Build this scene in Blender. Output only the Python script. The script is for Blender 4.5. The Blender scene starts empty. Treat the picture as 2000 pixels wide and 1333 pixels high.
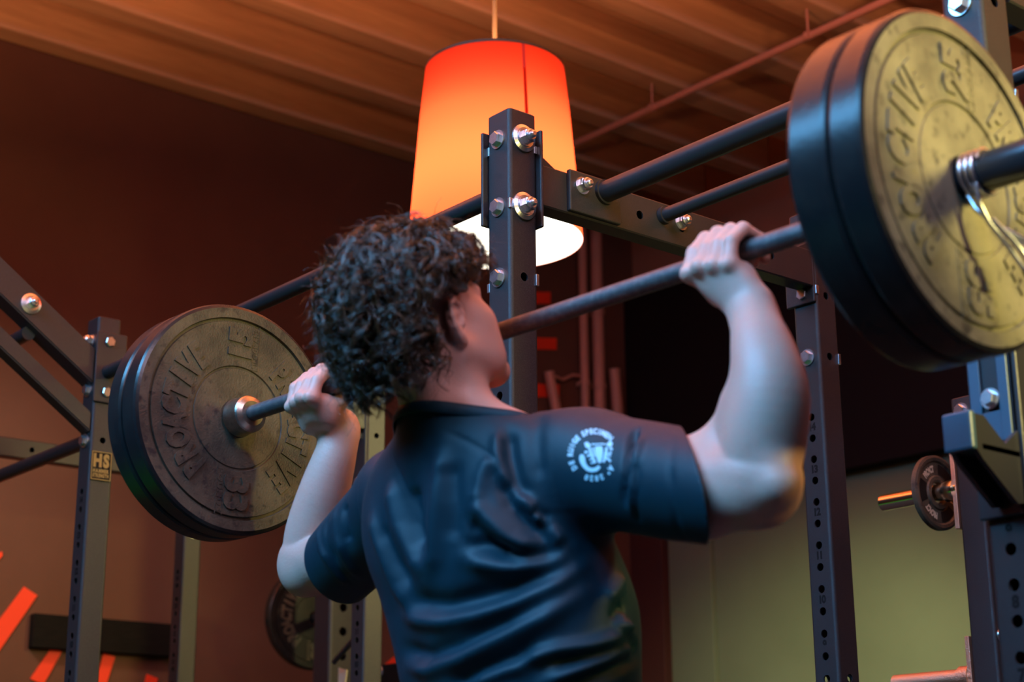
import bpy, bmesh, math, random, time
import numpy as np
from mathutils import Vector, Matrix
from mathutils.bvhtree import BVHTree
T0 = time.time()
random.seed(7); RNG = np.random.default_rng(7)
scene = bpy.context.scene
COL = scene.collection
PI = math.pi
Z0 = 1.65                       # height of the barbell above the floor; x along the bar, y ahead of the lifter

# ------------------------------------------------------------------ camera
CAM = np.array([2.0160, -1.6288, Z0 - 0.7737])
CM = np.array([[0.63921869, 0.76899440, -0.00686102],
               [0.22205521, -0.17602472, 0.95901344],
               [-0.73626826, 0.61454284, 0.28327750]])   # right, up, forward
FPX = 3264.37
cd = bpy.data.cameras.new('camera'); cam = bpy.data.objects.new('camera', cd); COL.objects.link(cam)
mw = Matrix.Identity(4)
for i in range(3):
    mw[i][0], mw[i][1], mw[i][2], mw[i][3] = CM[0, i], CM[1, i], -CM[2, i], CAM[i]
cam.matrix_world = mw
cd.sensor_width = 36.0; cd.lens = FPX / 2000.0 * 36.0
cd.clip_start = 0.05; cd.clip_end = 100
cd.dof.use_dof = True; cd.dof.focus_distance = 3.55; cd.dof.aperture_fstop = 4.0
scene.camera = cam

def ray(px, py):
    d = ((px - 1000) * CM[0] - (py - 666.5) * CM[1]) / FPX + CM[2]
    return d
def at(px, py, axis, val):
    """point of the line of sight through a pixel where coordinate `axis` equals val"""
    d = ray(px, py); return CAM + (val - CAM[axis]) / d[axis] * d

# ------------------------------------------------------------------ world, lights, exposure
w = bpy.data.worlds.new('world'); scene.world = w; w.use_nodes = True
bg = w.node_tree.nodes['Background']
bg.inputs[0].default_value = (0.006, 0.0045, 0.004, 1); bg.inputs[1].default_value = 1.0
scene.view_settings.view_transform = 'Standard'
scene.view_settings.look = 'None'
scene.view_settings.exposure = 0.0; scene.view_settings.gamma = 1.0
scene.view_settings.use_curve_mapping = False
scene.cycles.use_denoising = True
scene.cycles.max_bounces = 7; scene.cycles.diffuse_bounces = 3; scene.cycles.glossy_bounces = 3
scene.cycles.sample_clamp_indirect = 4.0
scene.cycles.caustics_reflective = False; scene.cycles.caustics_refractive = False

def light(name, kind, loc, power, color, size=0.3, aim=None, size_y=None, **kw):
    l = bpy.data.lights.new(name, kind); o = bpy.data.objects.new(name, l); COL.objects.link(o)
    o.location = loc; l.energy = power; l.color = color
    if kind == 'AREA':
        l.shape = 'RECTANGLE'; l.size = size; l.size_y = size_y or size
    else:
        l.shadow_soft_size = size
    if aim is not None:
        o.rotation_euler = (Vector(aim) - Vector(loc)).to_track_quat('-Z', 'Y').to_euler()
    for k, v_ in kw.items(): setattr(l, k, v_)
    return o
# daylight from a high window behind the lifter, a warm work lamp out of frame to the right,
# unseen orange fills added below the beams, a wall washer on the far wall
light('window_daylight', 'AREA', (0.1, -3.0, Z0 + 2.8), 265, (0.15, 0.52, 1.0), 4.4, (0.25, 0, Z0 - 0.1), 1.5, spread=1.85)
light('side_window', 'AREA', (3.1, -0.7, Z0 + 2.5), 78, (0.86, 0.66, 0.84), 1.2, (0.1, 0, Z0 - 0.1), 1.1)
light('work_lamp', 'SPOT', (2.15, 0.50, Z0 + 0.29), 190, (1.0, 0.82, 0.27), 0.09, (-0.3, 0.22, Z0 + 0.25), spot_size=0.86, spot_blend=0.45)
def ceiling_fill(x, y, up, down, z=Z0 + 1.70):
    """added fill without a fixture: orange area light up at the beams, optional warm one down"""
    if up: light('ceiling_fill_up', 'AREA', (x, y, z), up, (1.0, 0.38, 0.14), 0.4, (x + 1e-4, y, z + 1), 0.4, spread=2.65)
    if down: light('ceiling_fill_down', 'AREA', (x, y, z - 0.65), down, (1.0, 0.80, 0.58), 0.5, (x + 1e-4, y, z - 3), 0.5)
ceiling_fill(0.2, 2.4, 135, 0); ceiling_fill(-0.2, -0.9, 125, 0); ceiling_fill(-3.0, -0.5, 115, 0); ceiling_fill(1.6, 4.0, 75, 0); ceiling_fill(-0.6, 0.7, 65, 0)
light('turf_fill_spot', 'SPOT', (-2.6, -2.1, Z0 + 1.4), 300, (0.80, 1.0, 0.6), 0.15, (-2.6, -2.0, 0), spot_size=1.15, spot_blend=0.5)  # unseen spot added so the rims mirror green from the turf
light('yellow_spot', 'SPOT', (-0.9, 2.75, Z0 + 0.95), 210, (1.0, 0.88, 0.34), 0.12, (-3.3, 1.3, Z0 + 0.0), spot_size=1.05, spot_blend=0.7)
light('wall_fill_spot', 'SPOT', (-3.9, 0.1, Z0 + 1.5), 125, (1.0, 0.86, 0.72), 0.15, (-5.0, 1.55, Z0 + 0.28), spot_size=1.25, spot_blend=1.0)  # unseen spot added to brighten the lower left wall
light('wall_washer', 'SPOT', (-1.6, 2.6, Z0 + 0.9), 560, (0.92, 1.0, 0.52), 0.15, (-3.5, 5.2, Z0 - 0.60), spot_size=0.92, spot_blend=1.0)

# ------------------------------------------------------------------ materials
def mat(name, color=(0.5, 0.5, 0.5), rough=0.5, metal=0.0, spec=0.5, bump=0.0, bscale=200.0,
        mix=None, mscale=8.0, mlo=0.4, mhi=0.65, detail=5.0, stretch=None, rvar=0.0, coat=0.0, sss=0.0, mix2=None):
    m = bpy.data.materials.new(name); m.use_nodes = True
    nt = m.node_tree; b = nt.nodes['Principled BSDF']
    b.inputs['Base Color'].default_value = (*color, 1); b.inputs['Roughness'].default_value = rough
    b.inputs['Metallic'].default_value = metal; b.inputs['Specular IOR Level'].default_value = spec
    b.inputs['Coat Weight'].default_value = coat
    if sss:
        b.inputs['Subsurface Weight'].default_value = sss
        b.inputs['Subsurface Radius'].default_value = (0.012, 0.004, 0.002); b.inputs['Subsurface Scale'].default_value = 0.6
    tc = nt.nodes.new('ShaderNodeTexCoord'); src = tc.outputs['Object']
    if stretch:
        mp = nt.nodes.new('ShaderNodeMapping'); mp.inputs['Scale'].default_value = stretch
        nt.links.new(src, mp.inputs[0]); src = mp.outputs[0]
    if mix:
        n = nt.nodes.new('ShaderNodeTexNoise'); n.inputs['Scale'].default_value = mscale; n.inputs['Detail'].default_value = detail
        n.inputs['Roughness'].default_value = 0.6
        nt.links.new(src, n.inputs['Vector'])
        r = nt.nodes.new('ShaderNodeValToRGB'); r.color_ramp.elements[0].position = mlo; r.color_ramp.elements[1].position = mhi
        r.color_ramp.elements[0].color = (*color, 1); r.color_ramp.elements[1].color = (*mix, 1)
        nt.links.new(n.outputs[0], r.inputs[0]); out = r.outputs[0]
        if mix2:
            n2 = nt.nodes.new('ShaderNodeTexNoise'); n2.inputs['Scale'].default_value = mscale * 6; n2.inputs['Detail'].default_value = 4
            nt.links.new(tc.outputs['Object'], n2.inputs['Vector'])
            r2 = nt.nodes.new('ShaderNodeValToRGB'); r2.color_ramp.elements[0].position = 0.56; r2.color_ramp.elements[1].position = 0.72
            nt.links.new(n2.outputs[0], r2.inputs[0])
            mx = nt.nodes.new('ShaderNodeMix'); mx.data_type = 'RGBA'; mx.inputs['B'].default_value = (*mix2, 1)
            nt.links.new(r2.outputs[0], mx.inputs['Factor']); nt.links.new(out, mx.inputs['A']); out = mx.outputs['Result']
        nt.links.new(out, b.inputs['Base Color'])
        if rvar:
            mr = nt.nodes.new('ShaderNodeMapRange'); mr.inputs[3].default_value = rough - rvar; mr.inputs[4].default_value = rough + rvar
            nt.links.new(n.outputs[0], mr.inputs[0]); nt.links.new(mr.outputs[0], b.inputs['Roughness'])
    if bump:
        nb = nt.nodes.new('ShaderNodeTexNoise'); nb.inputs['Scale'].default_value = bscale; nb.inputs['Detail'].default_value = 3
        nt.links.new(src, nb.inputs['Vector'])
        bp = nt.nodes.new('ShaderNodeBump'); bp.inputs['Strength'].default_value = bump; bp.inputs['Distance'].default_value = 0.002
        nt.links.new(nb.outputs[0], bp.inputs['Height']); nt.links.new(bp.outputs[0], b.inputs['Normal'])
    return m

M = {}
M['powder'] = mat('black_powder_coat', (0.024, 0.022, 0.024), 0.36, 0, 0.34, 0.35, 900, (0.054, 0.051, 0.050), 700, 0.5, 0.72, 2)
M['satin'] = mat('black_satin_paint', (0.022, 0.022, 0.025), 0.36, 0, 0.5, 0.12, 500)
M['dark'] = mat('dark_ink', (0.006, 0.006, 0.006), 0.7, 0, 0.2)
M['zinc'] = mat('zinc_plated_steel', (0.80, 0.82, 0.86), 0.30, 1.0, 0.5, 0.05, 300, (0.64, 0.67, 0.72), 60, 0.4, 0.7)
M['barsteel'] = mat('worn_bar_steel', (0.085, 0.092, 0.10), 0.42, 0.55, 0.5, 0.5, 900, (0.15, 0.15, 0.15), 90, 0.45, 0.7)
M['collar'] = mat('machined_steel_collar', (0.50, 0.47, 0.40), 0.33, 1.0, 0.5, 0.1, 300, (0.30, 0.28, 0.24), 50, 0.4, 0.7)
M['sleeve'] = mat('black_oxide_sleeve', (0.045, 0.05, 0.06), 0.26, 0.5, 0.5, 0.05, 200)
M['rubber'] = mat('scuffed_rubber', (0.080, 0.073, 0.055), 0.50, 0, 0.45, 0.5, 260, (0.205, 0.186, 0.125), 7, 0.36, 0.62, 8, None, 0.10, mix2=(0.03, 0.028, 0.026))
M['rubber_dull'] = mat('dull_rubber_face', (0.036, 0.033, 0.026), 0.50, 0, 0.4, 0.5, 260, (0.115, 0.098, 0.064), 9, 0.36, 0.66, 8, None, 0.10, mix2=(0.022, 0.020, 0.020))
M['rim'] = mat('smooth_rubber_rim', (0.012, 0.012, 0.013), 0.26, 0, 0.30, 0.10, 120, (0.020, 0.019, 0.018), 20, 0.4, 0.7)
M['chrome'] = mat('polished_peg', (0.78, 0.72, 0.56), 0.16, 1.0)
M['wood'] = mat('stained_ceiling_timber', (0.62, 0.39, 0.26), 0.62, 0, 0.3, 0.3, 60, (0.47, 0.28, 0.18), 3, 0.35, 0.7, 6, (6, 0.5, 6))
M['wall'] = mat('dark_brown_wall_paint', (0.130, 0.060, 0.040), 0.85, 0, 0.08, 0.25, 90, (0.110, 0.050, 0.033), 1.4, 0.35, 0.7)
M['wall_far'] = mat('grey_green_wall_paint', (0.145, 0.155, 0.100), 0.85, 0, 0.12, 0.25, 90, (0.125, 0.134, 0.085), 1.4, 0.35, 0.7)
M['wall_orange_lit'] = mat('orange_lit_wall_colour', (0.40, 0.17, 0.10), 0.8, 0, 0.2, 0.25, 90, (0.36, 0.15, 0.09), 1.4, 0.35, 0.7)  # orange light on the upper far wall put into its colour
M['maroon'] = mat('dark_maroon_trim', (0.06, 0.018, 0.014), 0.7, 0, 0.2, 0.2, 90)
M['unlit_band'] = mat('black_unlit_band', (0.012, 0.008, 0.008), 0.9, 0, 0.1, 0.3, 300)
M['redpaint'] = mat('red_gloss_paint', (0.86, 0.045, 0.012), 0.55, 0, 0.3, 0.05, 90)
M['pipe'] = mat('painted_pipe', (0.55, 0.24, 0.17), 0.5, 0, 0.4, 0.1, 90)
M['boardblack'] = mat('black_stained_board', (0.006, 0.0048, 0.004), 0.85, 0, 0.12, 0.5, 120, (0.012, 0.009, 0.007), 14, 0.4, 0.8, 5, (8, 1, 8))
M['floor'] = mat('black_rubber_floor', (0.035, 0.035, 0.035), 0.75, 0, 0.3, 0.4, 300, (0.06, 0.06, 0.06), 400, 0.55, 0.7)
M['turf'] = mat('green_artificial_turf', (0.03, 0.24, 0.02), 0.9, 0, 0.1, 0.6, 300, (0.015, 0.15, 0.012), 90, 0.4, 0.7)
M['uhmw'] = mat('blue_grey_liner_plastic', (0.04, 0.085, 0.13), 0.40, 0, 0.5, 0.1, 200)
M['label'] = mat('pale_card', (0.62, 0.55, 0.40), 0.7)
M['gold'] = mat('brushed_badge_metal', (0.85, 0.74, 0.46), 0.28, 1.0)
M['orangeedge'] = mat('orange_edge_steel', (0.80, 0.50, 0.34), 0.45, 1.0, 0.5, 0.8, 400)  # warm light on the edges put into the orange colour

# ------------------------------------------------------------------ mesh helpers
class MB:
    def __init__(s): s.v = []; s.f = []; s.m = []; s.sm = []
    def add(s, vs, fs, mi=0, smooth=False):
        n = len(s.v); s.v += [tuple(map(float, p)) for p in vs]
        s.f += [tuple(i + n for i in f) for f in fs]; s.m += [mi] * len(fs); s.sm += [smooth] * len(fs)
    def box(s, x0, x1, y0, y1, z0, z1, c=0.0, mi=0):
        if c <= 0:
            vs = [(x, y, z) for x in (x0, x1) for y in (y0, y1) for z in (z0, z1)]
            s.add(vs, [(0, 1, 3, 2), (4, 6, 7, 5), (0, 4, 5, 1), (2, 3, 7, 6), (0, 2, 6, 4), (1, 5, 7, 3)], mi); return
        bm = bmesh.new(); bmesh.ops.create_cube(bm, size=1)
        for q in bm.verts: q.co = Vector((x0 + (q.co.x + .5) * (x1 - x0), y0 + (q.co.y + .5) * (y1 - y0), z0 + (q.co.z + .5) * (z1 - z0)))
        bmesh.ops.bevel(bm, geom=bm.edges[:], offset=c, segments=2, affect='EDGES', profile=0.5)
        s.bm(bm, mi)
    def bm(s, bm, mi=0, smooth=False, mx=None):
        bm.verts.index_update(); vs = [(mx @ q.co) if mx else q.co[:] for q in bm.verts]
        s.add(vs, [tuple(q.index for q in f.verts) for f in bm.faces], mi, smooth); bm.free()
    def prism(s, poly, axis, a, b, mi=0, smooth=False):
        """poly: 2D points in the two remaining axes (in x,y,z order), extruded along axis from a to b"""
        n = len(poly); vs = []
        for t in (a, b):
            for p in poly:
                q = list(p); q.insert(axis, t); vs.append(q)
        fs = [(i, (i + 1) % n, n + (i + 1) % n, n + i) for i in range(n)] + [tuple(range(n))[::-1], tuple(range(n, 2 * n))]
        s.add(vs, fs, mi, smooth)
    def tube(s, pts, r, n=12, caps=True, mi=0, smooth=True):
        pts = [Vector(p) for p in pts]; rs = r if hasattr(r, '__len__') else [r] * len(pts)
        t = (pts[1] - pts[0]).normalized(); up = Vector((0, 0, 1)) if abs(t.z) < 0.9 else Vector((1, 0, 0))
        u = t.cross(up).normalized(); vs = []
        for i, p in enumerate(pts):
            if i == 0: tt = t
            elif i == len(pts) - 1: tt = (pts[i] - pts[i - 1]).normalized()
            else: tt = ((pts[i + 1] - p).normalized() + (p - pts[i - 1]).normalized()).normalized()
            u = (u - tt * u.dot(tt)).normalized(); w_ = tt.cross(u)
            for k in range(n):
                a = 2 * PI * k / n; vs.append(p + (u * math.cos(a) + w_ * math.sin(a)) * rs[i])
        m_ = len(pts)
        fs = [(i * n + k, i * n + (k + 1) % n, (i + 1) * n + (k + 1) % n, (i + 1) * n + k) for i in range(m_ - 1) for k in range(n)]
        s.add(vs, fs, mi, smooth)
        if caps:
            s.add([vs[k] for k in range(n)], [tuple(range(n))[::-1]], mi); s.add([vs[(m_ - 1) * n + k] for k in range(n)], [tuple(range(n))], mi)
    def lathe(s, prof, n=48, mx=None, mi=0, smooth=True, seg_mi=None):
        """profile of (axial, radius) about local X; mx places it"""
        vs = []
        for (a, r) in prof:
            for k in range(n):
                t = 2 * PI * k / n; p = Vector((a, r * math.cos(t), r * math.sin(t))); vs.append(mx @ p if mx else p)
        for i in range(len(prof) - 1):
            fs = [(i * n + k, i * n + (k + 1) % n, (i + 1) * n + (k + 1) % n, (i + 1) * n + k) for k in range(n)]
            base = len(s.v)
            s.add(vs[i * n:(i + 2) * n], [(k, (k + 1) % n, n + (k + 1) % n, n + k) for k in range(n)], seg_mi[i] if seg_mi else mi, smooth)
    def sphere(s, c, r, n=12, mi=0, sc=(1, 1, 1)):
        vs = []; fs = []; m_ = n // 2 + 1
        for i in range(m_ + 1):
            a = PI * i / m_
            for k in range(n):
                b = 2 * PI * k / n; vs.append((c[0] + r * sc[0] * math.sin(a) * math.cos(b), c[1] + r * sc[1] * math.sin(a) * math.sin(b), c[2] + r * sc[2] * math.cos(a)))
        for i in range(m_):
            for k in range(n): fs.append((i * n + k, (i + 1) * n + k, (i + 1) * n + (k + 1) % n, i * n + (k + 1) % n))
        s.add(vs, fs, mi, True)
    def mesh(s, name, mats, origin=(0, 0, 0)):
        me = bpy.data.meshes.new(name); o = Vector(origin)
        me.from_pydata([(p[0] - o.x, p[1] - o.y, p[2] - o.z) for p in s.v], [], s.f)
        for m_ in (mats if isinstance(mats, (list, tuple)) else [mats]): me.materials.append(m_)
        me.polygons.foreach_set('material_index', s.m); me.polygons.foreach_set('use_smooth', s.sm)
        me.validate(); me.update(); return me

WORLD = {}
def place(name, me, parent=None, loc=None, rot=None):
    o = bpy.data.objects.new(name, me); COL.objects.link(o)
    if parent: o.parent = parent
    if loc is not None: o.location = loc
    if rot is not None: o.rotation_euler = rot
    return o
def obj(name, mb, mats, parent=None):
    """mesh given in world coordinates; its origin is that of its thing"""
    org = WORLD.get(parent.name, (0, 0, 0)) if parent else (0, 0, 0)
    o = place(name, mb.mesh(name, mats, org), parent); WORLD[o.name] = org
    return o
def tag(o, label, cat=None, group=None, kind=None):
    if label: o['label'] = label
    if cat: o['category'] = cat
    if group: o['group'] = group
    if kind: o['kind'] = kind
    return o
def thing(name, label, cat, loc, group=None):
    o = place(name, None, None, loc); WORLD[o.name] = tuple(loc); return tag(o, label, cat, group)
def struct(name, mb, mats, parent=None):
    o = obj(name, mb, mats, parent)
    if not parent: o['kind'] = 'structure'
    return o

# letters: glyph meshes from the built-in font, cached
GLY = {}
def load_glyphs(chars, extrude=0.06, bold=0.06, bevel=0.0):
    objs = []
    for ch in chars:
        cu = bpy.data.curves.new('glyph', 'FONT'); cu.body = ch; cu.size = 1.0; cu.extrude = extrude; cu.offset = bold; cu.bevel_depth = bevel
        cu.resolution_u = 3
        o = bpy.data.objects.new('glyph', cu); COL.objects.link(o); objs.append((ch, o, cu))
    dg = bpy.context.evaluated_depsgraph_get(); dg.update()
    for ch, o, cu in objs:
        me = bpy.data.meshes.new_from_object(o.evaluated_get(dg))
        vs = np.array([q.co[:] for q in me.vertices]) if len(me.vertices) else np.zeros((0, 3))
        GLY[ch] = (vs, [tuple(p.vertices) for p in me.polygons])
        bpy.data.objects.remove(o); bpy.data.curves.remove(cu); bpy.data.meshes.remove(me)
load_glyphs('PROACTIVE1523KLGMSUNDH0467890W°')
def glyph(mb, ch, org, ux, uy, un, h, wscale=1.0, depth=1.0, mi=0, center=True):
    """glyph of cap height h at org (centre of its box): ux right, uy up, un out of the surface"""
    vs, fs = GLY[ch]
    if not len(vs): return 0
    lo, hi = vs.min(0), vs.max(0); k = h / 0.70
    c = (lo + hi) / 2 if center else np.array([lo[0], 0, 0]); c = np.array([c[0], 0.35 if center else 0, 0])
    q = vs - c
    P = np.array(org)[None] + q[:, 0:1] * k * wscale * np.array(ux)[None] + q[:, 1:2] * k * np.array(uy)[None] + q[:, 2:3] * k * depth * np.array(un)[None]
    mb.add(P, fs, mi)
    return (hi[0] - lo[0]) * k * wscale
def gwidth(ch, h): 
    vs, _ = GLY[ch]; return (vs[:, 0].max() - vs[:, 0].min()) * h / 0.70
def line_text(mb, text, org, ux, uy, un, h, width, depth=1.0, mi=0):
    """text fitted to a given width, starting at org on the middle line"""
    gap = 0.16 * h; tot = sum(gwidth(c, h) if c != ' ' else 0.4 * h for c in text) + gap * (len(text) - 1); k = width / tot; x = 0
    for c in text:
        if c == ' ': x += 0.4 * h * k + gap * k; continue
        wd = gwidth(c, h) * k
        glyph(mb, c, np.array(org) + np.array(ux) * (x + wd / 2), ux, uy, un, h, k, depth, mi); x += wd + gap * k

# ------------------------------------------------------------------ the hall
WX, WY = -5.0, 5.2
b = MB(); b.box(-6, 6.5, -6, 6.2, -0.12, 0); floor = struct('floor', b, M['floor'])
b = MB(); b.box(-4.8, -1.0, -3.6, -1.0, 0.0, 0.012); turf = obj('turf_strip', b, M['turf'], floor)
b = MB(); b.box(WX - 0.15, WX, -6, WY + 0.3, 0, Z0 + 3.1); wall_l = struct('wall_left', b, M['wall'])
b = MB(); b.box(WX, 6.2, WY, WY + 0.15, 0, Z0 + 2.2, mi=0); b.box(WX, 6.2, WY, WY + 0.15, Z0 + 2.2, Z0 + 3.3, mi=1)
wall_f = struct('wall_far', b, [M['wall_far'], M['wall_orange_lit']])
b = MB(); b.box(6.0, 6.15, -6, WY, 0, Z0 + 3.15); struct('wall_right', b, M['wall'])
b = MB(); b.box(WX, 6.15, -6.15, -6, 0, Z0 + 3.15); struct('wall_back', b, M['wall'])
b = MB(); b.box(WX - 0.15, 6.2, -6.15, WY + 0.3, Z0 + 3.07, Z0 + 3.2); ceiling = struct('ceiling', b, M['wood'])
BEAM = None
for i in range(18):
    bx_ = WX + 0.02 + i * 0.505
    if BEAM is None:
        b = MB(); b.box(-0.07, 0.07, -6.0, WY, Z0 + 2.83, Z0 + 3.075, 0.012); BEAM = b.mesh('beam', M['wood'])
    place('beam', BEAM, ceiling, (bx_ + 0.05, 0, 0))
# trims on the far wall
b = MB(); b.box(WX, -4.74, WY - 0.09, WY, 0, Z0 + 1.01, 0.005); struct('trim_1', b, M['maroon'])
b = MB(); b.box(-4.74, -4.41, WY - 0.035, WY, 0, Z0 + 0.95, 0.004); struct('trim_2', b, M['wall_far'])
b = MB(); b.box(WX + 0.012, 3.5, WY - 0.099, WY - 0.003, Z0 + 1.02, float(at(1290, 558, 1, WY - 0.1)[2]), 0.006)  # black sheet added where the far wall lies unlit
tag(obj('unlit_wall_sheet', b, M['unlit_band']), 'wide black sheet added across the far wall for its unlit band', 'panel')

# red painted stripes of the wall decoration, as thin flat pieces
def wall_poly(px):
    return [at(x, y, 0, WX) for x, y in px]
STR = [[(-40, 1262), (46, 1147), (72, 1164), (-30, 1312)], [(98, 1268), (120, 1273), (84, 1338), (58, 1327)], [(201, 1276), (224, 1284), (205, 1342), (185, 1342)],
       [(286, 1318), (307, 1326), (303, 1342), (280, 1342)], [(-14, 1088), (3, 1078), (4, 1086), (-10, 1102)],
       [(1020, 571), (1074, 571), (1074, 594), (1020, 594)], [(1020, 660), (1086, 661), (1086, 684), (1020, 683)], [(1040, 750), (1091, 752), (1091, 777), (1040, 776)],
       [(752, 1298), (770, 1283), (778, 1304), (758, 1306)]]
for q in STR:
    P = wall_poly(q); b = MB(); c = sum(P) / len(P)
    b.add([p + np.array([0.0005, 0, 0]) for p in P] + [p + np.array([0.006, 0, 0]) for p in P],
          [(4, 5, 6, 7)] + [(i, (i + 1) % 4, 4 + (i + 1) % 4, 4 + i) for i in range(4)])
    obj('stripe', b, M['redpaint'], wall_l)

b = MB(); b.box(WX, WX + 0.05, 1.462, 2.19, Z0 + 0.020, Z0 + 0.168, 0.004)
tag(obj('wall_board', b, M['boardblack']), 'black horizontal board on the brown wall over red stripes', 'board')
# heating pipes on the left wall near the corner
def pipe(y0, z0, y1, z1, r, label, clampz=()):
    t = thing('wall_pipe', label, 'pipe', (WX + 0.06, y0, Z0 + z0), 'pipes on the wall beside the corner')
    b = MB(); b.tube([(WX + 0.06, y0, Z0 + z0), (WX + 0.06, y1, Z0 + z1)], r, 14); obj('pipe_run', b, M['pipe'], t)
    for cz in clampz:
        yy = y0 + (y1 - y0) * (cz - z0) / (z1 - z0)
        b = MB(); b.tube([(WX + 0.06, yy, Z0 + cz - .012), (WX + 0.06, yy, Z0 + cz + .012)], r + 0.006, 14); b.box(WX, WX + .05, yy - .012, yy + .012, Z0 + cz - .012, Z0 + cz + .012)
        obj('clamp', b, M['pipe'], t)
pipe(4.735, -1.6, 4.725, 2.80, 0.026, 'thinner full-height pipe on dark wall, left of the wider pipe', (1.75,))
pipe(4.845, -1.6, 4.84, 2.80, 0.036, 'wider full-height pipe on dark wall, right of the thinner pipe', (1.75, 2.2))
pipe(4.992, 1.50, 4.965, 1.872, 0.034, 'short pipe stub on dark wall nearest the corner', ())
pipe(4.55, 1.35, 4.45, 1.77, 0.030, 'slanted short pipe on dark wall beside the lowest red stripe', ())
b = MB(); b.tube([(WX + .03, 4.46, Z0 + 1.77), (WX + .03, 4.58, Z0 + 1.75), (WX + .03, 4.66, Z0 + 1.79), (WX + .03, 4.76, Z0 + 1.80)], 0.010, 8)
tag(obj('wall_cable', b, M['pipe']), 'thin cable running across the dark wall between the pipes', 'cable')
# sprinkler pipe under the beams, with hangers
A_, B_ = at(1100, 291, 2, Z0 + 2.7), at(1740, 0, 2, Z0 + 2.7)
t = thing('ceiling_pipe', 'long thin red pipe hanging below the ceiling beams', 'pipe', (-4.9, A_[1], Z0 + 2.7))
b = MB(); b.tube([(WX + .02, A_[1], Z0 + 2.7), (2.5, B_[1], Z0 + 2.7)], 0.018, 12); obj('pipe_run', b, M['pipe'], t)
for i in range(6):
    x = WX + 0.575 + i * 1.01 + .05 * 0
    b = MB(); b.tube([(x, A_[1], Z0 + 2.7), (x, A_[1], Z0 + 2.85)], 0.006, 8); b.tube([(x - .012, A_[1], Z0 + 2.7), (x + .012, A_[1], Z0 + 2.7)], 0.023, 12)
    obj('hanger', b, M['pipe'], t)

# ------------------------------------------------------------------ pendant lamp
LC = at(968, 470, 0, -1.896); LX, LY = float(LC[0]), float(LC[1]); LZ0, LZ1 = Z0 + 1.054, Z0 + 1.652; R0, R1 = 0.281, 0.230
def shade_mat():
    m = bpy.data.materials.new('orange_fabric_shade'); m.use_nodes = True; nt = m.node_tree; nt.nodes.clear()
    out = nt.nodes.new('ShaderNodeOutputMaterial'); tr = nt.nodes.new('ShaderNodeBsdfTranslucent'); df = nt.nodes.new('ShaderNodeBsdfDiffuse'); mx = nt.nodes.new('ShaderNodeMixShader')
    tr.inputs[0].default_value = (1.0, 0.115, 0.040, 1); df.inputs[0].default_value = (0.85, 0.05, 0.02, 1); mx.inputs[0].default_value = 0.35
    tc = nt.nodes.new('ShaderNodeTexCoord'); nz = nt.nodes.new('ShaderNodeTexNoise'); nz.inputs['Scale'].default_value = 220
    nt.links.new(tc.outputs['Object'], nz.inputs['Vector']); bp = nt.nodes.new('ShaderNodeBump'); bp.inputs['Strength'].default_value = 0.15
    nt.links.new(nz.outputs[0], bp.inputs['Height']); nt.links.new(bp.outputs[0], df.inputs['Normal'])
    nt.links.new(tr.outputs[0], mx.inputs[1]); nt.links.new(df.outputs[0], mx.inputs[2]); nt.links.new(mx.outputs[0], out.inputs[0]); return m
def emit_mat(name, col, s):
    m = bpy.data.materials.new(name); m.use_nodes = True; nt = m.node_tree; nt.nodes.clear()
    out = nt.nodes.new('ShaderNodeOutputMaterial'); e = nt.nodes.new('ShaderNodeEmission'); e.inputs[0].default_value = (*col, 1); e.inputs[1].default_value = s
    nt.links.new(e.outputs[0], out.inputs[0]); return m
M['shade'] = shade_mat(); M['bulb'] = emit_mat('lit_diffuser', (1.0, 0.93, 0.74), 2.6)
M['seam'] = mat('red_shade_seam', (0.55, 0.02, 0.015), 0.8)
M['cord'] = mat('lamp_cord', (0.045, 0.035, 0.020), 0.6)
lamp = thing('pendant_lamp', 'large orange fabric pendant lamp hanging lit above the rack', 'lamp', (LX, LY, LZ0))
ZUP = Matrix.Translation((LX, LY, 0)) @ Matrix.Rotation(-PI / 2, 4, 'Y')      # local X -> up
b = MB(); b.lathe([(LZ0, R0), (LZ0 + .22, R0 - .0177), (LZ0 + .44, R0 - .0353), (LZ1, R1)], 72, ZUP); obj('shade', b, M['shade'], lamp)
b = MB()
b.lathe([(LZ1 - .006, R1 - .003), (LZ1 + .003, R1 - .003), (LZ1 + .003, R1 + .002), (LZ1 - .006, R1 + .002)], 72, ZUP); obj('rim_wire', b, M['cord'], lamp)
sp = at(1018, 150, 0, LX + .1); ang = math.atan2(sp[1] - LY, sp[0] - LX)
va = np.array([CAM[0] - LX, CAM[1] - LY]); va /= np.linalg.norm(va); vr = np.array([-va[1], va[0]])
off = 0.205; th = math.atan2(va[1], va[0]) + math.asin(off * 0.42 / 0.22) * 1.0
b = MB(); sv = []
for k, z in enumerate(np.linspace(LZ0, LZ1, 8)):
    rr = R0 + (R1 - R0) * (z - LZ0) / (LZ1 - LZ0) + .0012
    for dth in (-.022, .022): sv.append((LX + rr * math.cos(th + dth), LY + rr * math.sin(th + dth), z))
b.add(sv, [(2 * k, 2 * k + 1, 2 * k + 3, 2 * k + 2) for k in range(7)]); obj('seam', b, M['seam'], lamp)
b = MB(); b.lathe([(LZ0 + .001, 0.0005), (LZ0 + .001, R0 - .001)], 72, ZUP); obj('diffuser', b, M['bulb'], lamp)
b = MB(); b.tube([(LX, LY, LZ1 - .02), (LX, LY, Z0 + 3.08)], 0.0075, 10)
for a in range(3):
    b.tube([(LX, LY, LZ1 - .02), (LX + (R1 - .003) * math.cos(a * 2.1 + .4), LY + (R1 - .003) * math.sin(a * 2.1 + .4), LZ1 - .002)], 0.003, 6)
obj('cord', b, M['cord'], lamp)
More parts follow.
